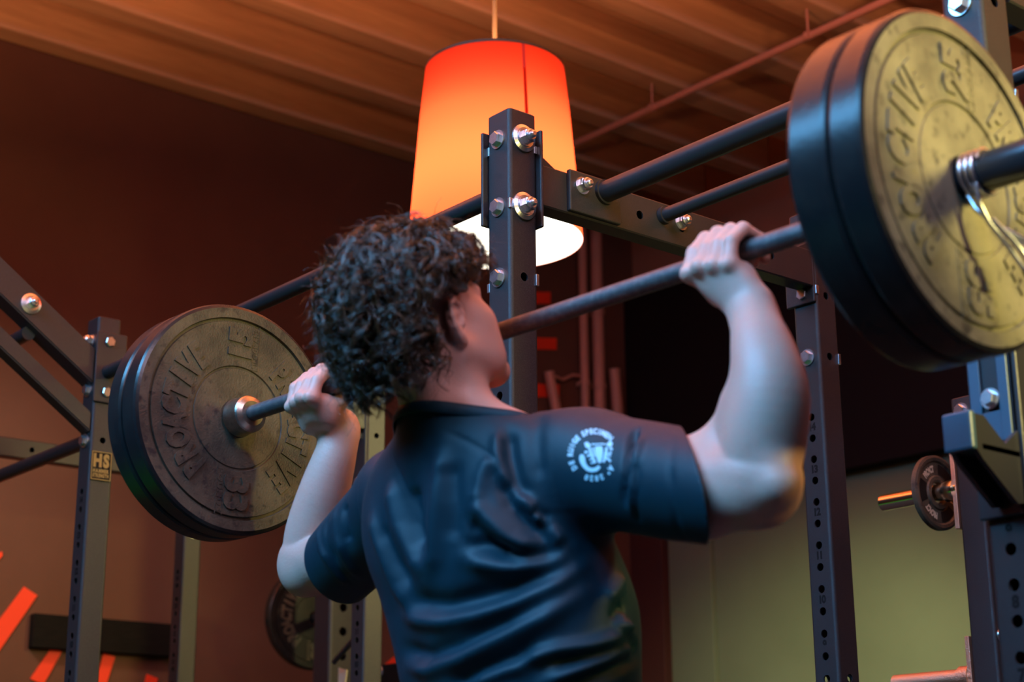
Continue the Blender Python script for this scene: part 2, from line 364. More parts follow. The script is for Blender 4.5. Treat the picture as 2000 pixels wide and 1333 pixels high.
b = MB(); b.lathe([(LZ1 - .02, .001), (LZ1 - .02, .03), (LZ1 - .12, .03), (LZ1 - .12, .001)], 20, ZUP); obj('lamp_holder', b, M['satin'], lamp)
light('lamp_bulb', 'POINT', (LX, LY, LZ0 + .19), 18, (1.0, 0.82, 0.56), 0.055)
b = MB(); b.lathe([(LZ0 + .30, .001), (LZ0 + .30, .088), (LZ0 + .304, .088), (LZ0 + .304, .001)], 32, ZUP); b.tube([(LX, LY, LZ0 + .30), (LX, LY, LZ1 - .1)], .008, 8); obj('bulb_blocker', b, M['satin'], lamp)  # opaque disc added over the bulb to keep the shade's top darker
light('lamp_top', 'AREA', (LX, LY, LZ1 + .01), 46, (1.0, 0.37, 0.14), 0.36, (LX + 1e-4, LY, LZ1 + 1), 0.36, spread=2.65)
print('hall', round(time.time() - T0, 1))
# ------------------------------------------------------------------ power rig
W = 0.0762; HT = Z0 + 0.735
XE = {'A': -0.538, 'B': 0.645}
ORG = (-0.575, 1.0, 0.0)
rig = thing('power_rack', 'black bolted steel power rig with numbered uprights filling the hall', 'rack', ORG)
PITCH = 0.0527
HZ = [Z0 - 0.3234 + PITCH * k for k in range(-24, 11)]
HX = [Z0 + q for q in (0.357, 0.515, -0.427, -0.90)]
def face_strip(mb, O, U, V, N, w, H, holes, r, inset, depth=0.004):
    """one flat side of a tube with real round holes through the wall"""
    O, U, V, N = map(np.array, (O, U, V, N)); hw = r * 1.6; z = 0.0; n = 16
    def P(u, v_, d=0): return O + U * u + V * v_ - N * d
    for h in sorted(holes):
        if h - hw < z or h + hw > H: continue
        if h - hw > z + 1e-5: mb.add([P(inset, z), P(w - inset, z), P(w - inset, h - hw), P(inset, h - hw)], [(0, 1, 2, 3)])
        c = w / 2; ring = []; out = []; inn = []
        for k in range(n):
            a = 2 * PI * k / n + PI / n; ca, sa = math.cos(a), math.sin(a)
            sc = min((c - inset) / abs(ca) if abs(ca) > 1e-6 else 9, hw / abs(sa) if abs(sa) > 1e-6 else 9)
            ring.append(P(c + r * ca, h + r * sa)); inn.append(P(c + r * ca, h + r * sa, depth)); out.append(P(c + sc * ca, h + sc * sa))
        corners = [P(w - inset, h + hw), P(inset, h + hw), P(inset, h - hw), P(w - inset, h - hw)]
        vs = out + ring + inn
        fs = [(k, (k + 1) % n, n + (k + 1) % n, n + k) for k in range(n)] + [(n + k, n + (k + 1) % n, 2 * n + (k + 1) % n, 2 * n + k) for k in range(n)]
        mb.add(vs, fs)
        # corner fill triangles
        ac = math.atan2(hw, c - inset)
        for cc, a0 in zip(corners, (ac, PI - ac, PI + ac, 2 * PI - ac)):
            ks = sorted(range(n), key=lambda k: abs((2 * PI * k / n + PI / n - a0 + PI) % (2 * PI) - PI))[:2]
            mb.add([out[ks[0]], out[ks[1]], cc], [(0, 1, 2)])
        z = h + hw
    mb.add([P(inset, z), P(w - inset, z), P(w - inset, H), P(inset, H)], [(0, 1, 2, 3)])
def square_tube(mb, w, H, hy, hx, r=0.0098, c=0.0085):
    """upright tube from 0 to H, x and y from 0 to w, rounded corners; holes hy on the -Y and +Y sides, hx on the -X and +X sides"""
    face_strip(mb, (0, 0, 0), (1, 0, 0), (0, 0, 1), (0, -1, 0), w, H, hy, r, c)
    face_strip(mb, (w, w, 0), (-1, 0, 0), (0, 0, 1), (0, 1, 0), w, H, hy, r, c)
    face_strip(mb, (w, 0, 0), (0, 1, 0), (0, 0, 1), (1, 0, 0), w, H, hx, r, c)
    face_strip(mb, (0, w, 0), (0, -1, 0), (0, 0, 1), (-1, 0, 0), w, H, hx, r, c)
    prof = []
    for (cx, cy, a0) in ((c, c, PI), (w - c, c, 1.5 * PI), (w - c, w - c, 0), (c, w - c, PI / 2)):
        arc = [(cx + c * math.cos(a0 + PI / 2 * k / 5), cy + c * math.sin(a0 + PI / 2 * k / 5)) for k in range(6)]; prof += arc
        vs = [(x, y, z) for z in (0, H) for x, y in arc]
        mb.add(vs, [(k, k + 1, 7 + k, 6 + k) for k in range(5)], 0, True)
    cap = [(w / 2 + (x - w / 2) * .93, w / 2 + (y - w / 2) * .93, H + .003) for x, y in prof]; n = len(prof)
    mb.add([(x, y, H) for x, y in prof] + cap, [(k, (k + 1) % n, n + (k + 1) % n, n + k) for k in range(n)] + [tuple(range(n, 2 * n))])

b = MB(); square_tube(b, W, HT, HZ, HX); UPR = b.mesh('upright', M['powder'])
b = MB()
for n_ in range(1, 15):
    z = Z0 - 0.3475 + 0.1054 * (n_ - 9); s_ = str(n_)
    for side in (0, 1):
        ux = (1, 0, 0) if side == 0 else (-1, 0, 0); y = -0.0002 if side == 0 else W + .0002; un = (0, -1, 0) if side == 0 else (0, 1, 0)
        wd = .0085 * len(s_)
        for j, ch in enumerate(s_):
            o_ = np.array([W / 2, y, z]) + np.array(ux) * (j - (len(s_) - 1) / 2) * .0105
            glyph(b, ch, o_, ux, (0, 0, 1), un, .0175, 0.95, .03)
NUM = b.mesh('number_marks', M['dark'])

def hexhead(mb, r=0.0125, h=0.0095, washer=0.0165, x0=0.0):
    """hex bolt head on a washer, axis +X"""
    mb.lathe([(x0, .001), (x0, washer), (x0 + .0028, washer), (x0 + .0028, .001)], 28, None, 0, False)
    poly = [(r * math.cos(PI / 3 * k + .3), r * math.sin(PI / 3 * k + .3)) for k in range(6)]; x1 = x0 + .0028
    p2 = [(q[0] * .88, q[1] * .88) for q in poly]
    vs = [(x1, *q) for q in poly] + [(x1 + h * .82, *q) for q in poly] + [(x1 + h, *q) for q in p2]
    mb.add(vs, [(k, (k + 1) % 6, 6 + (k + 1) % 6, 6 + k) for k in range(6)] + [(6 + k, 6 + (k + 1) % 6, 12 + (k + 1) % 6, 12 + k) for k in range(6)] + [tuple(range(12, 18))])
b = MB(); hexhead(b); b.v = [(p[0] * 1.2, p[1] * 1.3, p[2] * 1.3) for p in b.v]; BOLT = b.mesh('bolt', M['zinc'])
b = MB()                                     # nut end: big bevelled washer, nut, collar, thread tip
b.lathe([(0, .001), (0, .024), (.004, .024), (.007, .018), (.007, .001)], 32, None, 0, False)
hexhead(b, .0125, .012, .016, .007)
b.lathe([(.0195, .0105), (.024, .0105), (.026, .0085), (.026, .006), (.031, .006), (.033, .0035), (.033, .0005)], 24)
b.v = [(p[0] * 1.2, p[1] * 1.3, p[2] * 1.3) for p in b.v]; NUT = b.mesh('nut', M['zinc'])
b = MB(); hexhead(b, .0125, .012, .0155, 0); b.lathe([(.0135, .0105), (.018, .0105), (.020, .0085), (.020, .006), (.025, .006), (.027, .0035), (.027, .0005)], 24)
b.v = [(p[0] * 1.2, p[1] * 1.3, p[2] * 1.3) for p in b.v]; NUTS = b.mesh('small_nut', M['zinc'])
b = MB(); b.sphere((0, 0, 0), .0165, 16, 0, (.8, 1, 1)); DOME = b.mesh('dome_bolt', M['zinc'])
RX = {'-Y': (0, 0, -PI / 2), '+Y': (0, 0, PI / 2), '+X': (0, 0, 0), '-X': (0, 0, PI)}
def fit(me, name, parent, pos, face):
    org = WORLD[parent.name]
    return place(name, me, parent, (pos[0] - org[0], pos[1] - org[1], pos[2] - org[2]), RX[face])

POSTS = {}
def upright(key, x0, y0, label=None):
    u = place('upright', UPR, rig, (x0 - ORG[0], y0 - ORG[1], 0)); WORLD[u.name] = (x0, y0, 0); POSTS[key] = (u, x0, y0)
    place('number_marks', NUM, u)['kind'] = 'stuff'
    return u
YF, YR = 0.50, 1.49
upright('A', XE['A'] - W, YF); upright('B', XE['B'] - W, YF); upright('C', XE['A'] - W, YR); upright('D', XE['B'] - W, YR)
upright('E', -2.48 - W, YF); upright('F', -2.48 - W, YR); upright('G', -3.67 - W, YF); upright('H', -3.70 - W, YR)
BZ = (0.673, 0.516, 0.357)
def bolts(key, spec):
    u, x0, y0 = POSTS[key]
    for me, nm, face, z in spec:
        if face == '-Y': p = (x0 + W / 2, y0, Z0 + z)
        elif face == '+Y': p = (x0 + W / 2, y0 + W, Z0 + z)
        elif face == '+X': p = (x0 + W, y0 + W / 2, Z0 + z)
        else: p = (x0, y0 + W / 2, Z0 + z)
        fit(me, nm, u, p, face)
bolts('A', [(BOLT, 'bolt', '-Y', z) for z in BZ] + [(NUT, 'nut', '+X', .673), (NUT, 'nut', '+X', .516), (NUTS, 'nut', '+Y', .516), (BOLT, 'bolt', '-X', .516)])
bolts('B', [(BOLT, 'bolt', '-Y', .514), (BOLT, 'bolt', '-Y', .673), (NUTS, 'nut', '-X', .516)])
bolts('C', [(BOLT, 'bolt', '-Y', .520), (BOLT, 'bolt', '-Y', .356), (NUTS, 'nut', '+Y', .516)])
bolts('E', [(BOLT, 'bolt', '-Y', .357), (BOLT, 'bolt', '+X', .660), (BOLT, 'bolt', '+X', .503), (BOLT, 'bolt', '-Y', .513), (NUTS, 'nut', '-Y', .667)])
bolts('H', [(BOLT, 'bolt', '+X', .357)]); bolts('F', [(BOLT, 'bolt', '-Y', .516), (BOLT, 'bolt', '-Y', .357)])
# bent shim clips showing at corners
def shim(key, x, y, z, dx, dy, dz=.022):
    u, x0, y0 = POSTS[key]; b = MB(); b.box(x, x + dx, y, y + dy, Z0 + z - dz / 2, Z0 + z + dz / 2, .0006); obj('shim', b, M['zinc'], u)
xa = XE['A']
shim('A', xa - .0055, YF - .0015, .516, .007, .014); shim('A', xa - .004, YF + W - .006, .357, .006, .008, .026); shim('A', xa - .004, YF + W - .008, .655, .006, .008, .018)
shim('A', xa - W - .001, YF - .001, .655, .008, .004, .02); shim('A', xa - W - .001, YF - .001, .342, .008, .004, .02)
shim('C', xa - .005, YR - .0015, .525, .007, .012); shim('C', xa - .004, YR + W - .006, .356, .006, .008, .026)
xb = XE['B']; shim('B', xb - .004, YF + W - .006, .357, .006, .008, .026)
shim('F', -2.486, YR - .0015, .345, .008, .012, .03)

# end plates, cross members, pull-up bars
P_ = M['powder']
def part(name, fn, m=None, parent=None):
    b = MB(); fn(b); return obj(name, b, m or P_, parent or rig)
part('end_plate', lambda b: b.box(xa - W - .008, xa - W, YF - .013, YF + W + .012, Z0 + .482, Z0 + .700, .003))
part('end_plate', lambda b: b.box(xa - W - .004, xa + .014, YF + W, YF + W + .008, Z0 + .475, Z0 + .700, .003))
def crossmember(xE, ya, yb, z0=.531, z1=.627, necks=True, t=.05, holes=(.885, 1.02, 1.33)):
    def tube(b):
        y0, y1, zb, zt = ya + .008, yb - .008, Z0 + z0, Z0 + z1
        face_strip(b, (xE, y0, zb), (0, 0, 1), (0, 1, 0), (1, 0, 0), zt - zb, y1 - y0, [h_ - y0 for h_ in holes], .0105, .003)
        face_strip(b, (xE - t, y0, zb), (0, 0, 1), (0, 1, 0), (-1, 0, 0), zt - zb, y1 - y0, [], .0105, .003)
        q = [(xE - .003, zb), (xE, zb + .003), (xE, zt - .003), (xE - .003, zt), (xE - t + .003, zt), (xE - t, zt - .003), (xE - t, zb + .003), (xE - t + .003, zb)]
        vs = [(x, y, z) for y in (y0, y1) for x, z in q]
        b.add(vs, [(k, (k + 1) % 8, 8 + (k + 1) % 8, 8 + k) for k in (0, 2, 3, 4, 6, 7)] + [tuple(range(8)), tuple(range(8, 16))])
    o = part('crossmember', tube)
    for y, s in ((ya + .008, 1), (yb - .008, -1)) if necks else ():
        part('neck_gusset', lambda b: b.prism([(y, Z0 + z1 - .004), (y + s * .052, Z0 + z1 - .004), (y + s * .012, Z0 + z1 + .018), (y, Z0 + z1 + .040)], 0, xE - t + .004, xE - .002), None, o)
    return o
cA = crossmember(xa, YF + W, YR); cB = crossmember(xb, YF + W, YR); cE = crossmember(-2.482, YF + W, YR); cG = crossmember(-3.665, YF + W, YR, .545, .615, False, holes=(.835, 1.08))
for key in ('C',):
    x0 = xa - W
    part('end_plate', lambda b: b.box(x0 - .014, xa + .001, YR - .009, YR, Z0 + .492, Z0 + .640, .003))
part('end_plate', lambda b: b.box(-2.48 - W - .01, -2.478, YR - .009, YR, Z0 + .33, Z0 + .66, .003))
part('end_plate', lambda b: b.box(-2.48, -2.472, YF - .004, YF + W + .018, Z0 + .47, Z0 + .69, .003))
# pull-up unit on the inside of the cross member
def pullup(b):
    b.box(xa, xa + .012, .662, .815, Z0 + .535, Z0 + .632, .003)
part('bar_bracket', pullup)
def bar(name, y, z, r, xs, xe, m=None, parent=None):
    return part(name, lambda b: (b.tube([(xs, y, Z0 + z), (xe, y, Z0 + z)], r, 24), b.tube([(xs, y, Z0 + z), (xs + .012, y, Z0 + z)], r + .005, 20)), m or M['satin'])
bar('pull_up_bar', .765, .600, .0245, xa + .008, xb - .05)
bar('pull_up_bar', .960, .594, .0165, xa + .001, xb - .05)
fit(NUTS, 'nut', cA, (xa + .012, .697, Z0 + .599), '+X'); fit(NUTS, 'nut', cA, (xa, 1.017, Z0 + .592), '+X')
part('tie_bar', lambda b: b.tube([(-2.478, YF + W / 2, Z0 + .566), (xa - W - .008, YF + W / 2, Z0 + .567)], .0205, 24), M['satin'])
part('tie_bar', lambda b: b.tube([(-3.67, YF + .04, Z0 + .372), (-2.48 - W, YF + .04, Z0 + .375)], .0215, 20), M['satin'])
part('tie_bar', lambda b: b.tube([(-3.70, YR + .04, Z0 + .566), (-2.48 - W, YR + .04, Z0 + .566)], .02, 16), M['satin'])
# two raked arms on the front of the left bay, with their twins at the far side
def arm(x1, w_, zt, ln, h):
    sl = math.tan(math.radians(35.2)); y1 = YF - .001; y0 = y1 - ln
    q = [(y1, Z0 + zt - h), (y1, Z0 + zt), (y0, Z0 + zt + sl * ln), (y0, Z0 + zt - h + sl * ln)]
    def fn(b):
        bm = bmesh.new(); A = [bm.verts.new((x, y, z)) for x in (x1 - w_, x1) for (y, z) in q]
        for f in ((0, 1, 2, 3), (7, 6, 5, 4), (0, 4, 5, 1), (1, 5, 6, 2), (2, 6, 7, 3), (3, 7, 4, 0)): bm.faces.new([A[i] for i in f])
        bmesh.ops.recalc_face_normals(bm, faces=bm.faces); bmesh.ops.bevel(bm, geom=bm.edges[:], offset=.004, segments=2, affect='EDGES'); b.bm(bm)
    return part('raked_arm', fn)
for x1 in (-2.484, -3.67):
    a1 = arm(x1, .072, .635, .75, .108); arm(x1, .055, .438, .75, .060)
    if x1 > -3: fit(NUT, 'nut', a1, (x1, .284, Z0 + .733), '+X')
part('tie_bar', lambda b: b.tube([(-3.68, .30, Z0 + .655), (-2.52, .30, Z0 + .655)], .021, 16), M['satin'])
part('tie_bar', lambda b: b.tube([(-3.68, -.24, Z0 + .98), (-2.52, -.24, Z0 + .98)], .021, 16), M['satin'])
# badge on the left upright
u, x0, y0 = POSTS['E']
bd = part('badge', lambda b: b.box(-2.480, -2.476, YF + .005, YF + .0685, Z0 + .236, Z0 + .321, .001), M['dark'], u)
def badge_letters(b):
    X = -2.4758; ux, uy, un = (0, 1, 0), (0, 0, 1), (1, 0, 0)
    b.box(X - .001, X + .0012, YF + .005, YF + .0075, Z0 + .236, Z0 + .321); b.box(X - .001, X + .0012, YF + .066, YF + .0685, Z0 + .236, Z0 + .321)
    b.box(X - .001, X + .0012, YF + .0075, YF + .066, Z0 + .236, Z0 + .2385); b.box(X - .001, X + .0012, YF + .0075, YF + .066, Z0 + .3185, Z0 + .321)
    line_text(b, 'HS', (X, YF + .011, Z0 + .295), ux, uy, un, .036, .051, .10)
    line_text(b, 'HAMMER', (X, YF + .011, Z0 + .2635), ux, uy, un, .0105, .051, .2); line_text(b, 'STRENGTH', (X, YF + .011, Z0 + .2495), ux, uy, un, .0105, .051, .2)
tag(part('badge_letters', badge_letters, M['gold'], u), 'gold raised letters on the badge', kind='stuff')

# barbell hook on the near upright
jt = thing('j_hook', 'black bar hook with blue-lit liner hung on the nearest upright', 'hook', (xb - W / 2, YF, Z0 - .22))
x0, x1 = xb - W - .004, xb + .008
part('back_plate', lambda b: b.box(x0, x1 - .012, YF - .012, YF - .001, Z0 - .33, Z0 - .02, .003), M['satin'], jt)
part('side_plate', lambda b: b.box(x1 - .008, x1 + .001, YF - .014, YF + W + .01, Z0 - .33, Z0 - .02, .003), M['satin'], jt)
web = [(YF - .012, Z0 - .315), (YF - .012, Z0 - .205), (YF - .050, Z0 - .232), (YF - .098, Z0 - .196), (YF - .122, Z0 - .196), (YF - .122, Z0 - .248), (YF - .108, Z0 - .262), (YF - .03, Z0 - .318)]
xw = x0 + .034
part('hook_web', lambda b: b.prism(web, 0, x1 - .014, x1 - .006), M['satin'], jt)
part('hook_web', lambda b: b.prism(web, 0, xw + .002, xw + .010), M['satin'], jt)
part('shelf', lambda b: (b.box(xw + .002, x1 - .006, YF - .110, YF - .012, Z0 - .250, Z0 - .236, .003)), M['satin'], jt)
part('front_lip', lambda b: b.box(xw, x1 - .004, YF - .134, YF - .120, Z0 - .250, Z0 - .192, .004), M['uhmw'], jt)
part('liner', lambda b: (b.box(x0 + .006, x0 + .026, YF - .0175, YF - .012, Z0 - .218, Z0 - .03, .002), b.box(x1 - .032, x1 - .014, YF - .0175, YF - .012, Z0 - .218, Z0 - .03, .002), b.box(x0 + .02, x1 - .02, YF - .0165, YF - .012, Z0 - .218, Z0 - .17, .002)), M['uhmw'], jt)
WORLD[jt.name] = (xb - W / 2, YF, Z0 - .22)
fit(BOLT, 'bolt', jt, (xb - W / 2, YF - .0165, Z0 - .150), '-Y').scale = (.8, .75, .75)

# ------------------------------------------------------------------ barbell, plates, collar
BD = np.array([math.cos(.0631673) * math.cos(.0104262), math.sin(.0631673) * math.cos(.0104262), math.sin(.0104262)])
BE = np.cross([0, 0, 1], BD); BE /= np.linalg.norm(BE); BG = np.cross(BD, BE)
BMX = Matrix(((BD[0], BE[0], BG[0], 0), (BD[1], BE[1], BG[1], 0), (BD[2], BE[2], BG[2], Z0), (0, 0, 0, 1)))   # local X along the bar
def bp(s, e=0, g=0): return np.array([0, 0, Z0]) + BD * s + BE * e + BG * g
bell = thing('barbell', 'steel barbell held by the lifter in front of his face', 'barbell', tuple(bp(0)))
SL, SR = -.655, .735
b = MB(); b.lathe([(SL, .0148), (SR, .0148)], 24, BMX); obj('shaft', b, M['barsteel'], bell)
for s_, d_ in ((SL, -1), (SR, 1)):
    b = MB(); b.lathe([(s_ + d_ * -.002, .0149), (s_ - d_ * .002, .024), (s_ + d_ * .003, .033), (s_ + d_ * .006, .0355), (s_ + d_ * .032, .0365), (s_ + d_ * .042, .038), (s_ + d_ * .043, .025)], 40, BMX)
    obj('collar_flange', b, M['collar'], bell)
b = MB(); b.lathe([(SR + .04, .025), (SR + .425, .025), (SR + .428, .022), (SR + .428, .001)], 36, BMX); obj('sleeve', b, M['sleeve'], bell)
b = MB(); b.lathe([(SL - .04, .025), (SL - .425, .025), (SL - .428, .022), (SL - .428, .001)], 36, BMX); obj('sleeve', b, M['sleeve'], bell)

def plate_mesh(t, kg, lb, phase=0.0):
    """bumper plate about local X (thickness t, face at +t/2), lettering raised on both faces"""
    b = MB(); R = .225; h = t / 2
    half = [(h - .006, .026), (h - .003, .030), (h - .003, .097), (h - .0052, .0985), (h - .0052, .1015), (h - .002, .103), (h - .002, .190), (h - .0065, .1915), (h - .0065, .1965), (h, .198), (h, .217), (h - .0025, .2225), (h - .008, R)]
    half2 = [(-a, r) for a, r in half][::-1]
    prof = half + half2
    n1 = len(half); seg = [0] * (len(prof) - 1)
    for i in range(len(seg)):
        r_ = max(prof[i][1], prof[i + 1][1])
        if min(prof[i][1], prof[i + 1][1]) > .216: seg[i] = 1
    b.lathe(prof, 96, None, 0, True, seg); b.lathe([(-h + .006, .026), (h - .006, .026)], 40, None, 1)
    lt = MB()
    for sd in (1, -1):
        X = sd * (h - .002); un = (sd, 0, 0)
        def pos(a, r): return np.array([X, sd * r * math.cos(a), r * math.sin(a)])
        def frame(a):   # text up = radial out, right = clockwise seen from outside
            up = np.array([0, sd * math.cos(a), math.sin(a)]); rt = np.array([0, sd * math.sin(a), -math.cos(a)]); return rt, up
        for base in (PI, 0.0):
            word = 'PROACTIVE'; angs = np.radians(np.linspace(50, -47, 9))
            for ch, a in zip(word, angs):
                a = a + base; rt, up = frame(a); glyph(lt, ch, pos(a, .143), rt, up, un, .047, .66 if ch != 'I' else .8, .75)
        for a, num, unit in ((PI / 2, kg, 'KILOGRAMS'), (-PI / 2, lb, 'POUNDS')):
            s2 = math.sin(a); up = np.array([0, -sd * s2, 0]); rt = np.array([0, 0, s2]); c = np.array([X, 0, .146 * s2])
            for j, ch in enumerate(num):
                glyph(lt, ch, c + rt * (-.017 + .034 * j) + up * .006, rt, up, un, .048, .95, .75)
            line_text(lt, unit, c - rt * .045 - up * .030, rt, up, un, .011, .085, .9)
            lt.box(X - .0008, X + .0008, *sorted((c[1] - up[1] * .022, c[1] - up[1] * .0235)), c[2] - .045, c[2] + .045)
            lt.box(X - .0008, X + .0008, *sorted((c[1] - up[1] * .037, c[1] - up[1] * .0385)), c[2] - .045, c[2] + .045)
    return b, lt
b1, l1 = plate_mesh(.0505, '15', '33'); b2, l2 = plate_mesh(.0605, '25', '55')
PM15 = b1.mesh('bumper_plate', [M['rubber_dull'], M['rim']]); PL15 = l1.mesh('lettering', M['rubber_dull'])
PM25 = b2.mesh('bumper_plate', [M['rubber'], M['rim']]); PL25 = l2.mesh('lettering', M['rubber'])
PM25b = b1.mesh('bumper_plate', [M['rubber'], M['rim']]); PL25b = l2.mesh('lettering', M['rubber'])
def plate(me, lme, s_, rot, label, off=0):
    o = place('bumper_plate', me, None); o.matrix_world = BMX @ Matrix.Translation((s_, 0, 0)) @ Matrix.Rotation(rot, 4, 'X')
    tag(o, label, 'weight plate', 'bumper plates on the barbell'); l_ = place('lettering', lme, o, (off, 0, 0)); l_['kind'] = 'stuff'; return o
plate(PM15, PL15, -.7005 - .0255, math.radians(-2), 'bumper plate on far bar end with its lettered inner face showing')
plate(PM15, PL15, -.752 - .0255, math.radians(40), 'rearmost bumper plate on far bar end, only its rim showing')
plate(PM25, PL25, .808, math.radians(70), 'inner bumper plate on near bar end, beside the right hand')
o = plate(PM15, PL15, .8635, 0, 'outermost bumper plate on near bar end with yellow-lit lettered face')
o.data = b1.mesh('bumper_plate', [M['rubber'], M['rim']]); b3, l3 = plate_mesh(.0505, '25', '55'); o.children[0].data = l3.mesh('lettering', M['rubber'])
# spring collar: coil with two squeeze handles
cl = thing('spring_collar', 'bright steel spring collar clamped on the near bar sleeve', 'collar', tuple(bp(.915)))
def coil(b):
    pts = []
    for k in range(0, 101):
        a = 2 * PI * 3.3 * k / 100 + .9; pts.append(bp(.8925 + .027 * k / 100, .0285 * math.cos(a), .0285 * math.sin(a)))
    b.tube(pts, .0028, 8)
part('coil', coil, M['zinc'], cl)
def handle(s_, e0, pts_):
    def fn(b): b.tube([bp(*q) for q in pts_], .0034, 8)
    return fn
H1 = [(.913, -.022, -.022), (.913, -.020, -.045), (.918, -.010, -.070), (.930, .008, -.100), (.940, .022, -.128), (.947, .030, -.131), (.948, .026, -.122), (.938, .010, -.096), (.922, -.008, -.066)]
H2 = [(.893, -.010, -.027), (.905, -.014, -.050), (.918, -.006, -.068), (.945, .020, -.092), (.968, .040, -.118), (.974, .046, -.128), (.966, .044, -.131), (.950, .030, -.112), (.932, .012, -.085)]
part('squeeze_handle', handle(0, 0, H1), M['zinc'], cl); part('squeeze_handle', handle(0, 0, H2), M['zinc'], cl)

# ------------------------------------------------------------------ plate storage posts
def storage(x0, y0, label, hx, w_=W):
    t = thing('storage_post', label, 'storage post', (x0 + w_ / 2, y0 + w_ / 2, 0)); b = MB(); square_tube(b, w_, Z0 + .30, HZ if False else [], hx, .0098 * w_ / W * 1.1)
    o = place('post', b.mesh('post', P_), t, (-w_ / 2, -w_ / 2, 0)); WORLD[o.name] = (x0, y0, 0)
    return t, o
s1, p1 = storage(-.487, 1.94, 'dark steel weight storage post with pegs behind the nearest upright', [])
# a slim bracket coloured for its orange-lit edge, pegs pointing away from the camera
for z in (.069, -.405):
    part('peg_bracket', lambda b: b.box(-.4995, -.487, 1.935, 2.00, Z0 + z - .105, Z0 + z + .098, .001), M['orangeedge'], s1)
    part('peg', lambda b: (b.tube([(-.49, 1.955, Z0 + z), (-.735, 1.955, Z0 + z)], .0215, 20), b.tube([(-.4995, 1.955, Z0 + z), (-.530, 1.955, Z0 + z)], .028, 20)), M['chrome'] if z > 0 else M['orangeedge'], s1)
for z in (.055, -.31): fit(DOME, 'dome_bolt', s1, (-.411, 1.962, Z0 + z), '+X')
fit(BOLT, 'bolt', s1, (-.455, 1.94, Z0 + .265), '-Y')
sm = MB(); R_ = .0985
sm.lathe([(.004, .0285), (.006, .034), (.006, .043), (.002, .046), (.002, .080), (.007, .084), (.008, .092), (.005, R_), (-.008, R_ * 1.0), (-.010, .09), (-.010, .0285), (.004, .0285)], 56, Matrix.Translation((-.560, 1.955, Z0 + .069)))
spm = obj('small_plate', sm, M['rubber_dull']); tag(spm, 'small grip plate hanging on the upper peg of the storage post', 'weight plate')
for a0 in (PI, PI + 2.094, PI - 2.094):
    def grips(b):
        arc = [(a0 - .42 + .84 * k / 8) for k in range(9)]
        vs = [(-.560 + .0032, 1.955 + r * math.cos(a), Z0 + .069 + r * math.sin(a)) for r in (.050, .077) for a in arc]
        b.add(vs, [(k, k + 1, 10 + k, 9 + k) for k in range(8)])
    part('grip_recess', grips, M['dark'], spm)
def smalltext(b):
    for a0 in (PI * .68, PI * 1.33, 0):
        for j, ch in enumerate('PROACT'):
            a = a0 + .32 - .13 * j; up = np.array([0, math.cos(a), math.sin(a)]); rt = np.array([0, math.sin(a), -math.cos(a)])
            glyph(b, ch, np.array([-.560 + .002, 1.955, Z0 + .069]) + up * .063, rt, up, (1, 0, 0), .016, .6, .08)
part('lettering', smalltext, M['label'], spm)['kind'] = 'stuff'
# far left storage post with holes and a bumper plate
s2, p2 = storage(-3.809 - W, 2.21, 'far storage post with round holes and ball-headed bolt behind left elbow', [Z0 + .104 + .0566 * k for k in range(-16, 4)])
fit(DOME, 'dome_bolt', s2, (-3.805, 2.245, Z0 + .055), '+X'); s2.children[-1].scale = (1.6, 1.75, 1.75)
pp = at(612, 1208, 1, 2.40)
o = place('bumper_plate', b3.mesh('bumper_plate', [M['rim'], M['rim']]), None, (float(pp[0]), 2.40, float(pp[2])), (0, 0, math.radians(-6)))
tag(o, 'dark bumper plate stored on the far post, half hidden by his elbow', 'weight plate'); place('lettering', l3.mesh('lettering', M['rubber_dull']), o)['kind'] = 'stuff'
part('peg', lambda b: b.tube([(float(pp[0]) - .09, 2.40, float(pp[2])), (float(pp[0]) + .10, 2.40, float(pp[2])), (-3.82, 2.27, float(pp[2]))], .022, 16), M['satin'], s2)
# odd bits low in the frame behind the torso
q = [at(x, y, 1, 2.05) for x, y in ((661, 1304), (677, 1309), (672, 1345), (660, 1343))]
b = MB(); b.add([p for p in q] + [p + np.array([-.01, .012, 0]) for p in q], [(0, 1, 2, 3), (7, 6, 5, 4)] + [(i, (i + 1) % 4, 4 + (i + 1) % 4, 4 + i) for i in range(4)])
tag(obj('hang_tag', b, M['label']), 'small pale card hanging between two dark posts low behind his arm', 'card')
A_, B_ = at(664, 1281, 1, 2.0), at(684, 1258, 1, 2.0)
b = MB(); d_ = (B_ - A_); A_ = A_ - d_ * .6; B_ = B_ + d_ * .6
b.tube([A_, B_], .011, 10); tag(obj('brace_rod', b, M['satin']), 'short dark slanted rod between the two posts behind his elbow', 'rod')
q0 = at(738, 1302, 1, 2.3)
bx = thing('equipment_box', 'dark box with an edge coloured orange-lit behind the lower back', 'box', (float(q0[0]), 2.3, 0))
part('body', lambda b: b.box(q0[0] - .02, q0[0] + .45, 2.28, 2.7, 0.0, q0[2], .004), M['boardblack'], bx)
part('lit_edge_strip', lambda b: b.box(q0[0] - .022, q0[0] + .004, 2.274, 2.29, 0.0, q0[2] + .002, .001), M['orangeedge'], bx)
fit(BOLT, 'bolt', bx, (q0[0] + .045, 2.28, float(q0[2]) - .025), '-Y')
print('rig', round(time.time() - T0, 1))
